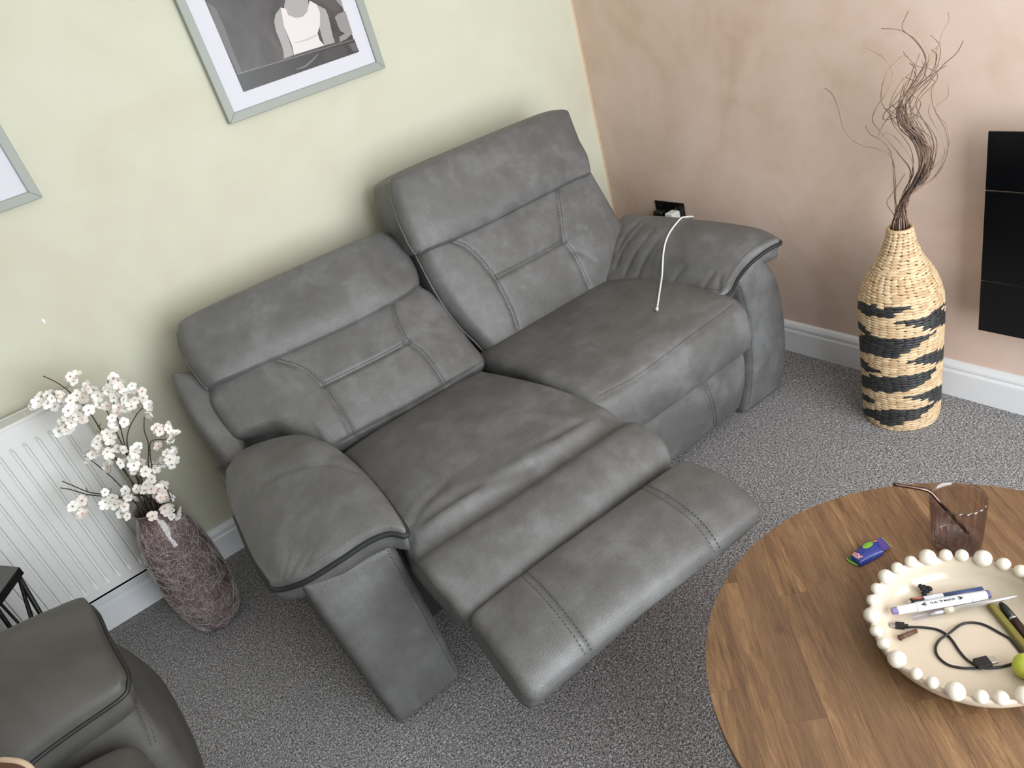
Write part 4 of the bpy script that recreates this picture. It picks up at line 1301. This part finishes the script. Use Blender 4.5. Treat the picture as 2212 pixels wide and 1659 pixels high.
for a, b, cnt in CL:
    # nearest branch in the picture carries the cluster
    best = min(roots, key=lambda r: min(np.hypot(a - qx, b - qy) for qx, qy in cat_rom(r[2], 30)))
    T, path, pts, i_ = best
    q = cat_rom(pts, 30)
    k = int(np.argmin(np.hypot(q[:, 0] - a, q[:, 1] - b)))
    at = path[min(int(k / 30 * len(path)), len(path) - 1)]
    for j in range(cnt):
        p = fpt(a + rng.normal(0, 34) * (cnt > 1), b + rng.normal(0, 30) * (cnt > 1), at[1] - 0.012 + rng.normal(0, 0.014))
        spots.append([p, i_, j == 0, rng.uniform(0.7, 0.98), int(rng.integers(0, 5)), rng.normal(0, 0.45, 3)])
BP = np.array([q[0] for q in spots]); BI = np.array([q[1] for q in spots])
BS = np.array([q[3] for q in spots]) * 0.0165
HOME = BP.copy()
sx = np.vstack([q[50::2] for q in st_paths]); si = np.concatenate([np.full(len(q[50::2]), i) for i, q in enumerate(st_paths)])
VD = np.array([unit(q - CAM_C) for q in BP])
for it in range(420):
    D = np.zeros_like(BP)
    d = BP[:, None] - BP[None]
    # a blossom is a flat cup facing the viewer: it clears its neighbour sideways or by standing before it
    L = np.linalg.norm(d, axis=2) + np.eye(len(BP))
    same = BI[:, None] == BI[None]
    need = (BS[:, None] + BS[None]) * np.where(same, 0.62, 1.18)
    ov = np.where(L < need, need - L, 0) * (1 - np.eye(len(BP)))
    u = d / L[:, :, None]
    along = np.einsum('ijk,ik->ij', u, VD)
    u = u + VD[:, None] * np.sign(along + 1e-6)[:, :, None] * 0.8
    D += (u / (np.linalg.norm(u, axis=2)[:, :, None] + 1e-9) * ov[:, :, None]).sum(1) * 0.25
    d = BP[:, None] - sx[None]
    L = np.linalg.norm(d, axis=2) + 1e-9
    nd = BS[:, None] * 1.08 + 0.005
    ov = np.where((L < nd) & (BI[:, None] != si[None]), nd - L, 0)
    k = ov.argmax(1)
    w = d[np.arange(len(BP)), k] / L[np.arange(len(BP)), k][:, None]
    w = w - VD * 0.8                                       # step in front of a foreign stem
    D += w / (np.linalg.norm(w, axis=1)[:, None] + 1e-9) * ov.max(1)[:, None] * 0.4
    # keep clear of the vase, the radiator and the sofa
    rr = np.linalg.norm(BP[:, :2] - GC[:2], axis=1)
    lim = np.where(BP[:, 2] < 0.475, np.array([g_r(min(z, 0.446)) for z in BP[:, 2]]) + BS + 0.002, 0)
    o_ = np.maximum(lim - rr, 0)
    D[:, :2] += (BP[:, :2] - GC[:2]) / (rr[:, None] + 1e-9) * o_[:, None] * 0.6
    BP = BP + D + (HOME - BP) * (0.004 if it < 280 else 0.0)
    BP[:, 1] = np.clip(BP[:, 1], -0.44, -0.125)
for (p0, i_, first, sc, var, jit), p in zip(spots, BP):
    T, path, pts, _ = roots[i_]
    o = bpy.data.objects.new('blossom', BLOS[var])
    COL.objects.link(o)
    o.parent = T
    o.matrix_parent_inverse = Matrix.Translation(-Vector(T.location))
    o.location = p
    face = unit(unit(CAM_C - p) + jit)
    o.rotation_euler = Vector(face).to_track_quat('Z', 'Y').to_euler()
    o.scale = (sc, sc, sc)
    if first:
        free = path[path[:, 2] > 0.458]
        at = free[int(np.argmin(np.linalg.norm(free - p, axis=1)))]
        foreign = BP[BI != i_]
        cand = []
        for t_ in range(14):
            mid_ = (at + p) / 2 + np.array((0, -0.004, -0.006)) + (rng.normal(0, 0.010, 3) if t_ else 0)
            if i_ == 10 and mid_[2] < 0.47:                 # hangs outside the vase shoulder
                rad_ = mid_[:2] - GC[:2]; mid_[:2] = GC[:2] + rad_ / np.linalg.norm(rad_) * max(np.linalg.norm(rad_), 0.085)
            c_ = cat_rom([at, mid_, p - face * 0.002], 10)
            cand.append((min(min(np.linalg.norm(foreign - q, axis=1).min(), 4 * np.linalg.norm(sx[si != i_] - q, axis=1).min()) for q in c_[1:]), t_, c_))
        c_ = max(cand, key=lambda q: min(q[0], 0.0185) - 0.0002 * q[1])[2]
        mesh_obj('stalk', *tube_geo(c_, 0.0007, 4), STEMG, T)

#NEXT

# ================================================================== round coffee table
TZ = 0.42
TC = np.array((-1.172, -2.037, 0.0)); TR = 0.400
CT = thing('coffee_table', TC, 'round oak plank coffee table with black metal legs', 'coffee table')
def mk_oak():
    M = Mat('oak_plank')
    oi = M.node('ShaderNodeObjectInfo')
    tc = M.node('ShaderNodeTexCoord')
    mp = M.node('ShaderNodeMapping')
    mp.inputs['Rotation'].default_value = (0, 0, -math.radians(53))
    M.link(tc.outputs['Object'], mp.inputs['Vector'])
    add = M.node('ShaderNodeVectorMath', operation='ADD')
    cmb = M.node('ShaderNodeCombineXYZ')
    M.link(M.math('MULTIPLY', oi.outputs['Random'], 37.0), cmb.inputs['X'])
    M.link(M.math('MULTIPLY', oi.outputs['Random'], 91.0), cmb.inputs['Y'])
    M.link(mp.outputs['Vector'], add.inputs[0]); M.link(cmb.outputs[0], add.inputs[1])
    def stretched(sx, sy):
        m2 = M.node('ShaderNodeMapping'); m2.inputs['Scale'].default_value = (sx, sy, 1)
        M.link(add.outputs[0], m2.inputs['Vector']); return m2.outputs['Vector']
    broad = M.noise(stretched(1.2, 9), 1.6, 4, 0.6, 1.2)
    grain = M.noise(stretched(6, 70), 1.6, 6, 0.75, 1.4)
    pores = M.noise(stretched(30, 380), 1.0, 3, 0.7, 0.5)
    knot = M.noise(stretched(3.0, 7), 2.2, 2, 0.5, 0.6)
    f = M.math('MULTIPLY_ADD', grain, 0.5, M.math('MULTIPLY', broad, 0.5))
    c = M.ramp(f, [(0.37, srgb(60, 41, 27)), (0.46, srgb(100, 73, 49)), (0.55, srgb(130, 98, 67)), (0.68, srgb(166, 132, 96))])
    c = M.mix(M.math('MULTIPLY', M.math('SUBTRACT', 1.0, oi.outputs['Random']), 0.55), c, srgb(104, 78, 56), 'MIX')
    c = M.mix(M.ramp(pores, [(0.35, (0.5, 0.5, 0.5, 1)), (0.5, (0, 0, 0, 1))]), c, srgb(112, 82, 56))
    c = M.mix(M.ramp(knot, [(0.70, (0, 0, 0, 1)), (0.80, (0.8, 0.8, 0.8, 1))]), c, srgb(72, 50, 36))
    M.color(c)
    M.set(Roughness=0.5)
    M.bump(M.math('ADD', grain, pores), 0.25, 0.0015)
    return M.m
OAK = mk_oak()
pa = math.radians(53)
pu = np.array((math.cos(pa), math.sin(pa))); pv = np.array((-math.sin(pa), math.cos(pa)))
def clip_disc(u0, u1, v0, v1, R, n=72):
    """outline of the rectangle clipped by the disc"""
    poly = [(R * math.cos(t), R * math.sin(t)) for t in np.linspace(0, 2 * math.pi, n * 2, endpoint=False)]
    for ax, lim, sgn in ((0, u0, 1), (0, u1, -1), (1, v0, 1), (1, v1, -1)):
        out = []
        for i in range(len(poly)):
            a, b = poly[i - 1], poly[i]
            ia, ib = sgn * (a[ax] - lim) >= 0, sgn * (b[ax] - lim) >= 0
            if ia != ib:
                t = (lim - a[ax]) / (b[ax] - a[ax])
                out.append((a[0] + t * (b[0] - a[0]), a[1] + t * (b[1] - a[1])))
            if ib: out.append(b)
        poly = out
        if len(poly) < 3: return None
    return poly
v = -TR
widths = [0.062, 0.036, 0.058, 0.045, 0.066, 0.052, 0.040, 0.070, 0.055, 0.044, 0.064, 0.050, 0.060, 0.05, 0.07]
k = 0
r3 = np.random.default_rng(3)
while v < TR - 0.002:
    w = min(widths[k % len(widths)], TR - v)
    if TR - (v + w) < 0.02: w = TR - v
    cuts = [-TR]
    u = -TR + r3.uniform(0.10, 0.42)
    while u < TR - 0.1:
        cuts.append(u); u += r3.uniform(0.25, 0.5)
    cuts.append(TR)
    for a, b in zip(cuts[:-1], cuts[1:]):
        g = 0.00012
        poly = clip_disc(a + g, b - g, v + g, v + w - g, TR)
        if not poly: continue
        n = len(poly)
        top = TZ - r3.uniform(0, 0.00015)
        W2 = [TC[:2] + pu * p[0] + pv * p[1] for p in poly]
        V = [(q[0], q[1], TZ - 0.022) for q in W2] + [(q[0], q[1], top) for q in W2]
        F = [tuple(range(n - 1, -1, -1)), tuple(range(n, 2 * n))] + [(i, (i + 1) % n, n + (i + 1) % n, n + i) for i in range(n)]
        mesh_obj('plank', V, F, OAK, CT, smooth=False)
    v += w; k += 1
mesh_obj('under_ring', *tube_geo([TC + np.array((0.33 * math.cos(a), 0.33 * math.sin(a), TZ - 0.030)) for a in np.linspace(0, 2 * math.pi, 65)], 0.008, 8), BLACK_METAL, CT)
lp = pz(1588, 1654, 0.36)
a0 = math.atan2(lp[1] - TC[1], lp[0] - TC[0])
for k in range(4):
    a = a0 + k * math.pi / 2
    d = np.array((math.cos(a), math.sin(a), 0))
    tube('leg', [TC + d * 0.365 + np.array((0, 0, TZ - 0.022)), TC + d * 0.385 + np.array((0, 0, 0.008))], 0.011, BLACK_METAL, CT, 10)

# ---- bowl with beaded rim
BCN = np.array((-1.158, -2.018, 0.0))
BOWL = thing('beaded_bowl', BCN + np.array((0, 0, TZ)), 'cream glazed shallow bowl with a rim of round beads on the oak table', 'bowl')
GLAZE = plain('cream_glaze', (196, 182, 163), 0.16)
BEADW = plain('ivory_glaze', (210, 202, 189), 0.18)
IN_Z = TZ + 0.012
bp = [(0.0, TZ + 0.001), (0.085, TZ + 0.001), (0.100, TZ + 0.004), (0.120, TZ + 0.014), (0.133, TZ + 0.030), (0.1375, TZ + 0.044), (0.1365, TZ + 0.049), (0.1325, TZ + 0.049), (0.127, TZ + 0.040), (0.120, TZ + 0.024), (0.110, TZ + 0.0145), (0.098, IN_Z), (0.05, IN_Z), (0.0, IN_Z)]
mesh_obj('dish', *lathe_geo(cat_rom([(r, z) for r, z in bp], 90), 96, BCN), GLAZE, BOWL)
bead = [(88.6, .0153), (101.9, .0115), (113.2, .0114), (126.6, .0158), (139.5, .0118), (150.1, .0117), (163.2, .0164), (177.0, .011), (-173.1, .011), (-160.8, .0164), (-147.7, .0121), (-137.6, .0124), (-124.9, .0157),
        (76.8, .0122), (65.4, .0123), (53.3, .0165), (41.3, .0124), (31.3, .0125), (18.7, .0168), (6.3, .0128), (-4.4, .0128), (-16.5, .0164), (-28.5, .0123), (-39.0, .0121), (-51.5, .0163), (-64.0, .0122), (-74.5, .0121), (-87, .0164), (-99.5, .0122), (-111, .0122)]
bm0 = bpy.data.meshes.new('bead')
sv, sf = sphere_geo((0, 0, 0), 1.0, 24, 16)
bm0.from_pydata(sv, [], sf); bm0.materials.append(BEADW); bm0.polygons.foreach_set('use_smooth', [True] * len(sf))
for a, r in bead:
    o = bpy.data.objects.new('bead', bm0); COL.objects.link(o); o.parent = BOWL
    o.matrix_parent_inverse = Matrix.Translation(-Vector(BOWL.location))
    a = math.radians(a); r *= 0.81
    o.location = BCN + np.array((0.1335 * math.cos(a), 0.1335 * math.sin(a), TZ + 0.053))
    o.scale = (r, r, r)

# ---- things in the bowl
def zp(x, y, z): return pz(1850 + x * .2412, 1150 + y * .2412, z)     # read from a magnified view of the bowl
def text_mesh(name, body, size, origin, xdir, nrm, mat, parent, bold=False):
    cu = bpy.data.curves.new(name, 'FONT')
    cu.body = body; cu.size = size; cu.align_x = 'CENTER'; cu.align_y = 'CENTER'
    if bold: cu.offset = size * 0.02
    tmp = bpy.data.objects.new(name + '_tmp', cu)
    COL.objects.link(tmp)
    bpy.context.view_layer.update()
    me = bpy.data.meshes.new_from_object(tmp.evaluated_get(bpy.context.evaluated_depsgraph_get()))
    bpy.data.objects.remove(tmp)
    x = unit(xdir); n = unit(np.asarray(nrm, float) - (np.asarray(nrm) @ x) * x); y = np.cross(n, x)
    V = [tuple(np.asarray(origin) + x * v.co[0] + y * v.co[1] + n * 0.0003) for v in me.vertices]
    F = [tuple(p.vertices) for p in me.polygons]
    return mesh_obj(name, V, F, mat, parent, smooth=False)
INK = plain('black_ink', (22, 22, 24), 0.5)
mz = IN_Z + 0.017
m0, m1 = zp(315, 707, mz), zp(1195, 552, mz)
ax = unit(m1 - m0)
vup = unit(unit(CAM_C - (m0 + m1) / 2) + np.array((0, 0, 0.6)))
MK = thing('marker_pen', (m0 + m1) / 2 - np.array((0, 0, 0.009)), 'white dual tip marker with lilac ends lying in the beaded bowl', 'marker')
MWHITE = plain('marker_white', (208, 210, 220), 0.35); LILAC = plain('lilac_plastic', (118, 108, 150), 0.45); SLATE = plain('slate_blue_plastic', (84, 88, 122), 0.45)
def prism(name, a, b, r0, r1, mat, par, ns=6, rot=0.0):
    a = np.asarray(a); b = np.asarray(b); t = unit(b - a); n = unit(vup - (vup @ t) * t); s = np.cross(t, n)
    V = []
    for P, r in ((a, r0), (b, r1)):
        for k in range(ns):
            q = 2 * math.pi * (k + 0.5) / ns + rot
            V.append(P + r * (math.cos(q) * n + math.sin(q) * s))
    F = [tuple(range(ns - 1, -1, -1)), tuple(range(ns, 2 * ns))] + [(i, (i + 1) % ns, ns + (i + 1) % ns, ns + i) for i in range(ns)]
    return add_bevel(mesh_obj(name, V, F, mat, par, smooth=False), 0.0012, 2)
L = np.linalg.norm(m1 - m0)
at = lambda t: m0 + (m1 - m0) * t
prism('end_plug', at(0), at(0.06), 0.0060, 0.0066, LILAC, MK)
prism('cap', at(0.055), at(0.25), 0.0071, 0.0076, MWHITE, MK)
prism('barrel', at(0.25), at(0.80), 0.0082, 0.0082, MWHITE, MK)
prism('cap', at(0.80), at(0.965), 0.0080, 0.0075, MWHITE, MK)
prism('end_plug', at(0.96), at(1.0), 0.0075, 0.0070, SLATE, MK)
n6 = unit(vup - (vup @ ax) * ax)
face_o = n6 * (0.0082 * math.cos(math.pi / 6) + 0.0002)
text_mesh('lettering', 'DUAL TIP MARKER', 0.0046, at(0.515) + face_o, ax, n6, INK, MK, True)
sd = np.cross(n6, ax)
for t, dr in ((0.32, -1), (0.70, 1)):
    p = at(t) + face_o + n6 * 0.0003
    mesh_obj('arrow_mark', [p + ax * 0.004 * dr, p - ax * 0.0025 * dr + sd * 0.003, p - ax * 0.0025 * dr - sd * 0.003], [(0, 1, 2)], INK, MK, False)
    mesh_obj('arrow_mark', [p - ax * 0.0034 * dr + sd * 0.003, p - ax * 0.0034 * dr - sd * 0.003, p - ax * 0.0042 * dr - sd * 0.003, p - ax * 0.0042 * dr + sd * 0.003], [(0, 1, 2, 3)], INK, MK, False)
# silver stylus with a clear cap
CLEAR = mk_glass('clear_plastic', (0.90, 0.90, 0.96, 1), 0.05)
SILVER = plain('satin_silver', (208, 206, 204), 0.3, 0.7)
s0, s1 = zp(500, 764, IN_Z + 0.0052), zp(1445, 570, IN_Z + 0.0180)
sa = lambda t: s0 + (s1 - s0) * t
SP = thing('stylus_pen', (s0 + s1) / 2 - np.array((0, 0, 0.006)), 'slim silver stylus pen with a clear cap beside the marker', 'pen')
tube('clear_cap', [sa(0), sa(0.01), sa(0.31), sa(0.32)], [0.0042, 0.0050, 0.0050, 0.0046], CLEAR, SP, 14)
tube('nib', [sa(0.17), sa(0.22), sa(0.31)], [0.001, 0.003, 0.0035], SILVER, SP, 12)
tube('collar', [sa(0.31), sa(0.40)], 0.0048, plain('pale_gold', (214, 204, 178), 0.3, 0.6), SP, 14)
tube('barrel', [sa(0.40), sa(0.90), sa(0.99), sa(1.0)], [0.0036, 0.0028, 0.0019, 0.0007], SILVER, SP, 14)
# multi-colour pen behind the marker
q0, q1 = zp(455, 628, IN_Z + 0.007), zp(1130, 515, IN_Z + 0.007)
qa = lambda t: q0 + (q1 - q0) * t
MP = thing('ballpoint_pen', (q0 + q1) / 2 - np.array((0, 0, 0.006)), 'white and blue click pen half hidden behind the marker', 'pen')
tube('tip', [qa(0.0), qa(0.06)], [0.0012, 0.004], SILVER, MP, 10)
tube('barrel', [qa(0.06), qa(0.48)], 0.0055, MWHITE, MP, 14)
tube('grip_band', [qa(0.05), qa(0.22)], 0.0057, plain('dark_grip', (40, 36, 38), 0.6), MP, 14)
tube('barrel', [qa(0.48), qa(1.0)], 0.0055, plain('navy_plastic', (58, 74, 120), 0.4), MP, 14)
tube('slider', [qa(0.07) + np.array((0, 0, 0.006)), qa(0.2) + np.array((0, 0, 0.006))], 0.0014, plain('red_plastic', (188, 92, 70), 0.4), MP, 8)
# little black fabric flower
RC = zp(628, 520, IN_Z + 0.0085)
RO = thing('black_rosette', RC - np.array((0, 0, 0.012)), 'tiny black ruffled rosette leaning behind the marker', 'rosette')
for k, (dx, dy, dz, r) in enumerate([(0, 0, 0, .0055), (.006, .002, -.001, .0045), (-.006, .001, -.002, .0045), (.002, .006, .001, .005), (-.003, .005, .003, .004), (.009, -.001, -.004, .0038), (-.002, .009, .006, .004), (.004, -.003, .003, .004), (-.008, -.002, -.005, .004)]):
    c0 = RC + np.array((dx, dy, dz))
    V, F = sphere_geo(c0, r, 10, 7, (1, 0.8, 0.7))
    V = [tuple(np.array(p) + 0.0008 * np.sin(np.array(p)[::-1] * 2300 + k)) for p in V]
    mesh_obj('ruffle', V, F, BLACK_CLOTH, RO)
# black USB lead
cz = IN_Z + 0.0022
c1 = [(460, 848), (600, 852), (720, 870), (800, 910), (860, 970), (920, 1060), (990, 1140), (1070, 1190)]
c3 = [(1130, 1212), (1190, 1217), (1290, 1205), (1390, 1178), (1465, 1152), (1508, 1118), (1510, 1082)]
c2 = [(1478, 1040), (1396, 966), (1300, 910), (1150, 830), (1030, 808), (930, 830), (830, 905), (750, 960), (710, 1030), (730, 1110), (820, 1185), (950, 1215), (1080, 1216)]
pts = [zp(x, y, cz) for x, y in c1] + [zp(x, y, cz) for x, y in c3] + [zp(x, y, cz + (0.004 if 780 < x < 880 and y < 950 else 0)) for x, y in c2]
UC = thing('usb_cable', zp(900, 1000, IN_Z), 'black USB cable looped on the floor of the beaded bowl', 'cable')
_c = cat_rom(pts, 220); _c[:, 2] = np.maximum(_c[:, 2], IN_Z + 0.0021)
_p0, _p1 = zp(1195, 640, IN_Z + 0.006), zp(1640, 1180, IN_Z + 0.006)      # the pencil's axis: the cord runs beside it
_t = unit((_p1 - _p0) * np.array((1, 1, 0))); _n = np.array((-_t[1], _t[0], 0))
if (_c[100] - _p0) @ _n < 0: _n = -_n
_k = ((_c - _p0) @ _t > -0.004)
_c += _n * np.where(_k, np.maximum(0.0090 - (_c - _p0) @ _n, 0), 0)[:, None]
tube('cord', _c, 0.0019, BLACK_PL, UC, 8)
STEEL = plain('plug_steel', (196, 194, 190), 0.25, 0.9)
def slab(name, a, b, w, h, mat, par, z):
    a, b = np.array(a), np.array(b); a[2] = b[2] = z
    t = unit(b - a); s = np.array((-t[1], t[0], 0)) * w; u = np.array((0, 0, h))
    V = [a - s - u, a + s - u, b + s - u, b - s - u, a - s + u, a + s + u, b + s + u, b - s + u]
    return add_bevel(mesh_obj(name, V, [(0, 1, 2, 3), (7, 6, 5, 4), (0, 4, 5, 1), (1, 5, 6, 2), (2, 6, 7, 3), (3, 7, 4, 0)], mat, par, smooth=False), 0.0008)
slab('plug_body', zp(350, 836, cz), zp(432, 843, cz), 0.0055, 0.003, BLACK_PL, UC, IN_Z + 0.0035)
slab('plug_strain_relief', zp(432, 843, cz), zp(465, 848, cz), 0.003, 0.0025, BLACK_PL, UC, IN_Z + 0.0035)
slab('plug_tip', zp(300, 832, cz), zp(352, 837, cz), 0.004, 0.0014, STEEL, UC, IN_Z + 0.0035)
slab('plug_body', zp(1068, 1208, cz), zp(1190, 1178, cz), 0.008, 0.0036, BLACK_PL, UC, IN_Z + 0.0085)
slab('plug_tip', zp(1188, 1176, cz), zp(1250, 1163, cz), 0.006, 0.0022, STEEL, UC, IN_Z + 0.0085)
# brown wall plug
w0, w1 = zp(385, 945, IN_Z + 0.0052), zp(538, 880, IN_Z + 0.0040)
wa = lambda t: w0 + (w1 - w0) * t
WP = thing('wall_plug', (w0 + w1) / 2 - np.array((0, 0, 0.0045)), 'small brown plastic wall plug in the beaded bowl', 'wall plug')
BRN = plain('brown_plastic', (84, 52, 40), 0.5)
tube('flange', [wa(0), wa(0.07)], 0.0046, BRN, WP, 12)
tube('sleeve', [wa(0.07), wa(0.3), wa(0.34), wa(0.6), wa(0.64), wa(1.0)], [0.0035, 0.0038, 0.0032, 0.0038, 0.0032, 0.0033], BRN, WP, 12)
# yellow-green ball
BALLC = np.array(pz(2219, 1440, IN_Z + 0.0185))
M = Mat('lime_felt'); vv = M.coords('Object')
M.color(M.ramp(M.noise(vv, 30, 4), [(0.35, srgb(168, 178, 56)), (0.7, srgb(186, 194, 84))])); M.set(Roughness=0.9); M.bump(M.noise(vv, 600, 2), 0.6, 0.001)
o = mesh_obj('toy_ball', *sphere_geo(BALLC, 0.0185, 32, 20), M.m)
for v_ in o.data.vertices: v_.co = Vector(BALLC) + (v_.co - Vector(BALLC)) * (1 + 0.012 * math.sin(v_.co.x * 300) * math.sin(v_.co.y * 260 + v_.co.z * 200))
tag(o, 'small lime green ball resting in the beaded bowl', 'ball')
# olive pencil and dark pen at the bowl's side
o0, o1 = zp(1195, 640, IN_Z + 0.006), zp(1640, 1180, IN_Z + 0.006)
OP = thing('olive_pencil', (o0 + o1) / 2 - np.array((0, 0, 0.006)), 'olive green hexagonal pencil under the dark pen', 'pencil')
OLIVE = plain('olive_paint', (122, 112, 52), 0.45)
oa = lambda t: o0 + (o1 - o0) * t
prism('body', oa(0.02), oa(1.0), 0.0062, 0.0062, OLIVE, OP)
prism('end', oa(0.0), oa(0.02), 0.0058, 0.0060, plain('pale_wood', (190, 160, 110), 0.7), OP)
d0, d1 = zp(1285, 628, IN_Z + 0.0066), zp(1640, 1060, IN_Z + 0.0066)
da = lambda t: d0 + (d1 - d0) * t
DP = thing('dark_pen', (d0 + d1) / 2 - np.array((0, 0, 0.006)), 'black and brown pen with a chrome ring in the beaded bowl', 'pen')
tube('grip', [da(0), da(0.02), da(0.1), da(0.34)], [0.001, 0.0035, 0.0056, 0.0062], BLACK_PL, DP, 14)
tube('ring', [da(0.34), da(0.375)], 0.0064, STEEL, DP, 14)
tube('barrel', [da(0.375), da(1.0)], 0.0060, plain('dark_brown_lacquer', (58, 34, 32), 0.3), DP, 14)

# ---- ribbed tumbler and straw
GB = np.array(pz(2066, 1175, TZ)); GH = 0.108
TU = thing('ribbed_tumbler', GB, 'smoky pink ribbed glass tumbler on the oak table', 'glass')
SMOKE = mk_glass('smoky_pink_glass', (0.955, 0.935, 0.94, 1), 0.03, (0.66, 0.60, 0.61, 1), 0.08, 0.6)
V, F = [], []
ns = 220
pro = [(0.035, 0.0), (0.037, 0.003), (0.039, 0.03), (0.041, 0.07), (0.0425, GH - 0.004), (0.0425, GH)]
for r, z in pro:
    for k in range(ns):
        a = 2 * math.pi * k / ns
        fl = 0.0036 * (abs(math.sin(10 * a)) - 0.7) * (0 if z > GH - 0.002 else 1)
        V.append((GB[0] + (r + fl) * math.cos(a), GB[1] + (r + fl) * math.sin(a), TZ + z))
for i in range(len(pro) - 1):
    for k in range(ns):
        a, b = i * ns + k, i * ns + (k + 1) % ns
        F.append((a, b, b + ns, a + ns))
F.append(tuple(range(ns - 1, -1, -1)))
b0 = len(V)
inner = [(0.0405, GH), (0.0392, GH - 0.01), (0.0372, 0.05), (0.0352, 0.018), (0.0320, 0.013)]
for r, z in inner:
    for k in range(ns):
        a = 2 * math.pi * k / ns
        V.append((GB[0] + r * math.cos(a), GB[1] + r * math.sin(a), TZ + z))
for k in range(ns):
    F.append(((len(pro) - 1) * ns + k, (len(pro) - 1) * ns + (k + 1) % ns, b0 + (k + 1) % ns, b0 + k))
for i in range(len(inner) - 1):
    for k in range(ns):
        a, b = b0 + i * ns + k, b0 + i * ns + (k + 1) % ns
        F.append((a, b, b + ns, a + ns))
F.append(tuple(b0 + 4 * ns + k for k in range(ns)))
mesh_obj('body', V, F, SMOKE, TU)
st = [GB + np.array((0.018, -0.010, 0.017)), pz(2037, 1093, TZ + GH - 0.002), pz(2016, 1069, TZ + GH + 0.022), pz(2006, 1061, TZ + GH + 0.030), pz(1990, 1056, TZ + GH + 0.036), pz(1930, 1046, TZ + GH + 0.046)]
COP = plain('gunmetal_copper', (92, 74, 68), 0.2, 1.0)
path = cat_rom(st, 60)
ring_s = tube_geo(path, 0.0031, 12, False)
o = mesh_obj('drinking_straw', *ring_s, COP)
so = o.modifiers.new('wall', 'SOLIDIFY'); so.thickness = 0.0005
tag(o, 'bent dark metal drinking straw leaning in the ribbed tumbler', 'straw')

# ---- wrapped sweet
def yp(x, y, z): return pz(1800 + x * .1863, 1000 + y * .1863, z)
SW = thing('wrapped_sweet', yp(400, 1040, TZ), 'small blue sweet wrapper with purple and green ends on the oak table', 'sweet')
BLUE = plain('blue_foil', (38, 52, 132), 0.3); PURP = plain('purple_foil', (84, 62, 140), 0.35); LIME = plain('green_foil', (122, 170, 60), 0.35); DKG = plain('dark_green_foil', (40, 80, 52), 0.35)
zz = TZ + 0.0102
bot = [yp(305, 1165, zz), yp(420, 1115, zz), yp(590, 1015, zz)]
top = [yp(205, 1075, zz), yp(270, 1000, zz), yp(345, 935, zz), yp(420, 905, zz), yp(508, 885, zz)]
lef = [bot[0], top[0]]; rig = [bot[-1], top[-1]]
c = Cushion(bot, rig, top, lef, (0, 0, 1), (0, 0, -0.0055), r=0.004, bulge=0.006, n=(40, 40), flat=1.2, rc=0.002)
o = c.build('wrapper', BLUE, SW)
def draw_on(name, pts, mat, par, lift):
    P = []
    for x, y in pts:
        h = c.cast(1800 + x * .1863, 1000 + y * .1863)
        if h is None: continue
        n = h[1] if h[1] @ (CAM_C - h[0]) > 0 else -h[1]
        P.append(h[0] + n * lift)
    if len(P) > 2:
        mx_, my_ = np.mean([q[0] for q in pts]), np.mean([q[1] for q in pts])
        h = c.cast(1800 + mx_ * .1863, 1000 + my_ * .1863)
        n = h[1] if h[1] @ (CAM_C - h[0]) > 0 else -h[1]
        cen = h[0] + n * (lift + 0.0004)
        mesh_obj(name, [cen] + P, [(0, 1 + i, 1 + (i + 1) % len(P)) for i in range(len(P))], mat, par, False)
draw_on('green_patch', [(335 + 0 + 65 + 62 * math.cos(a), 958 + 34 * math.sin(a) - 20 * math.cos(a)) for a in np.linspace(0, 2 * math.pi, 20, endpoint=False)], LIME, o, 0.0009)
draw_on('orange_patch', [(452, 915), (500, 900), (506, 912), (470, 922)], plain('orange_foil', (226, 158, 52), 0.35), o, 0.0009)
draw_on('white_panel', [(345, 1085), (300, 1120), (262, 1098), (225, 1068), (250, 1040), (290, 1052)], MWHITE, o, 0.0008)
h = c.cast(1800 + 287 * .1863, 1000 + 1080 * .1863)
if h is not None:
    n = h[1] if h[1] @ (CAM_C - h[0]) > 0 else -h[1]
    xd = yp(240, 1058, zz) - yp(335, 1098, zz)
    text_mesh('lettering', 'Do', 0.0105, h[0] + n * 0.0016, xd, n, plain('red_print', (196, 40, 52), 0.4), o, True)
def crimp(name, pts, z, mat):
    P = [yp(x, y, z) for x, y in pts]
    n = len(P)
    V = [tuple(p) for p in P] + [tuple(p + np.array((0, 0, 0.0012))) for p in P]
    return mesh_obj(name, V, [tuple(range(n - 1, -1, -1)), tuple(range(n, 2 * n))] + [(i, (i + 1) % n, n + (i + 1) % n, n + i) for i in range(n)], mat, SW, smooth=False)
crimp('crimped_end', [(498, 895), (520, 880), (555, 868), (600, 905), (668, 975), (630, 1000), (585, 1018), (560, 1025)], TZ + 0.005, PURP)
zig = [(555, 866)] + [(560 + i * 13 + (8 if i % 2 else -2), 866 + i * 13 - (6 if i % 2 else 0)) for i in range(1, 9)] + [(682, 972), (666, 980), (600, 910)]
crimp('crimped_edge', zig, TZ + 0.0055, LIME)
crimp('crimped_end', [(205, 1075), (165, 1108), (195, 1140), (250, 1165), (305, 1192), (322, 1160), (255, 1120)], TZ + 0.002, DKG)
crimp('crimped_edge', [(165, 1108), (150, 1100), (160, 1125), (185, 1150), (240, 1180), (300, 1198), (305, 1190), (250, 1163), (195, 1140)], TZ + 0.0015, LIME)
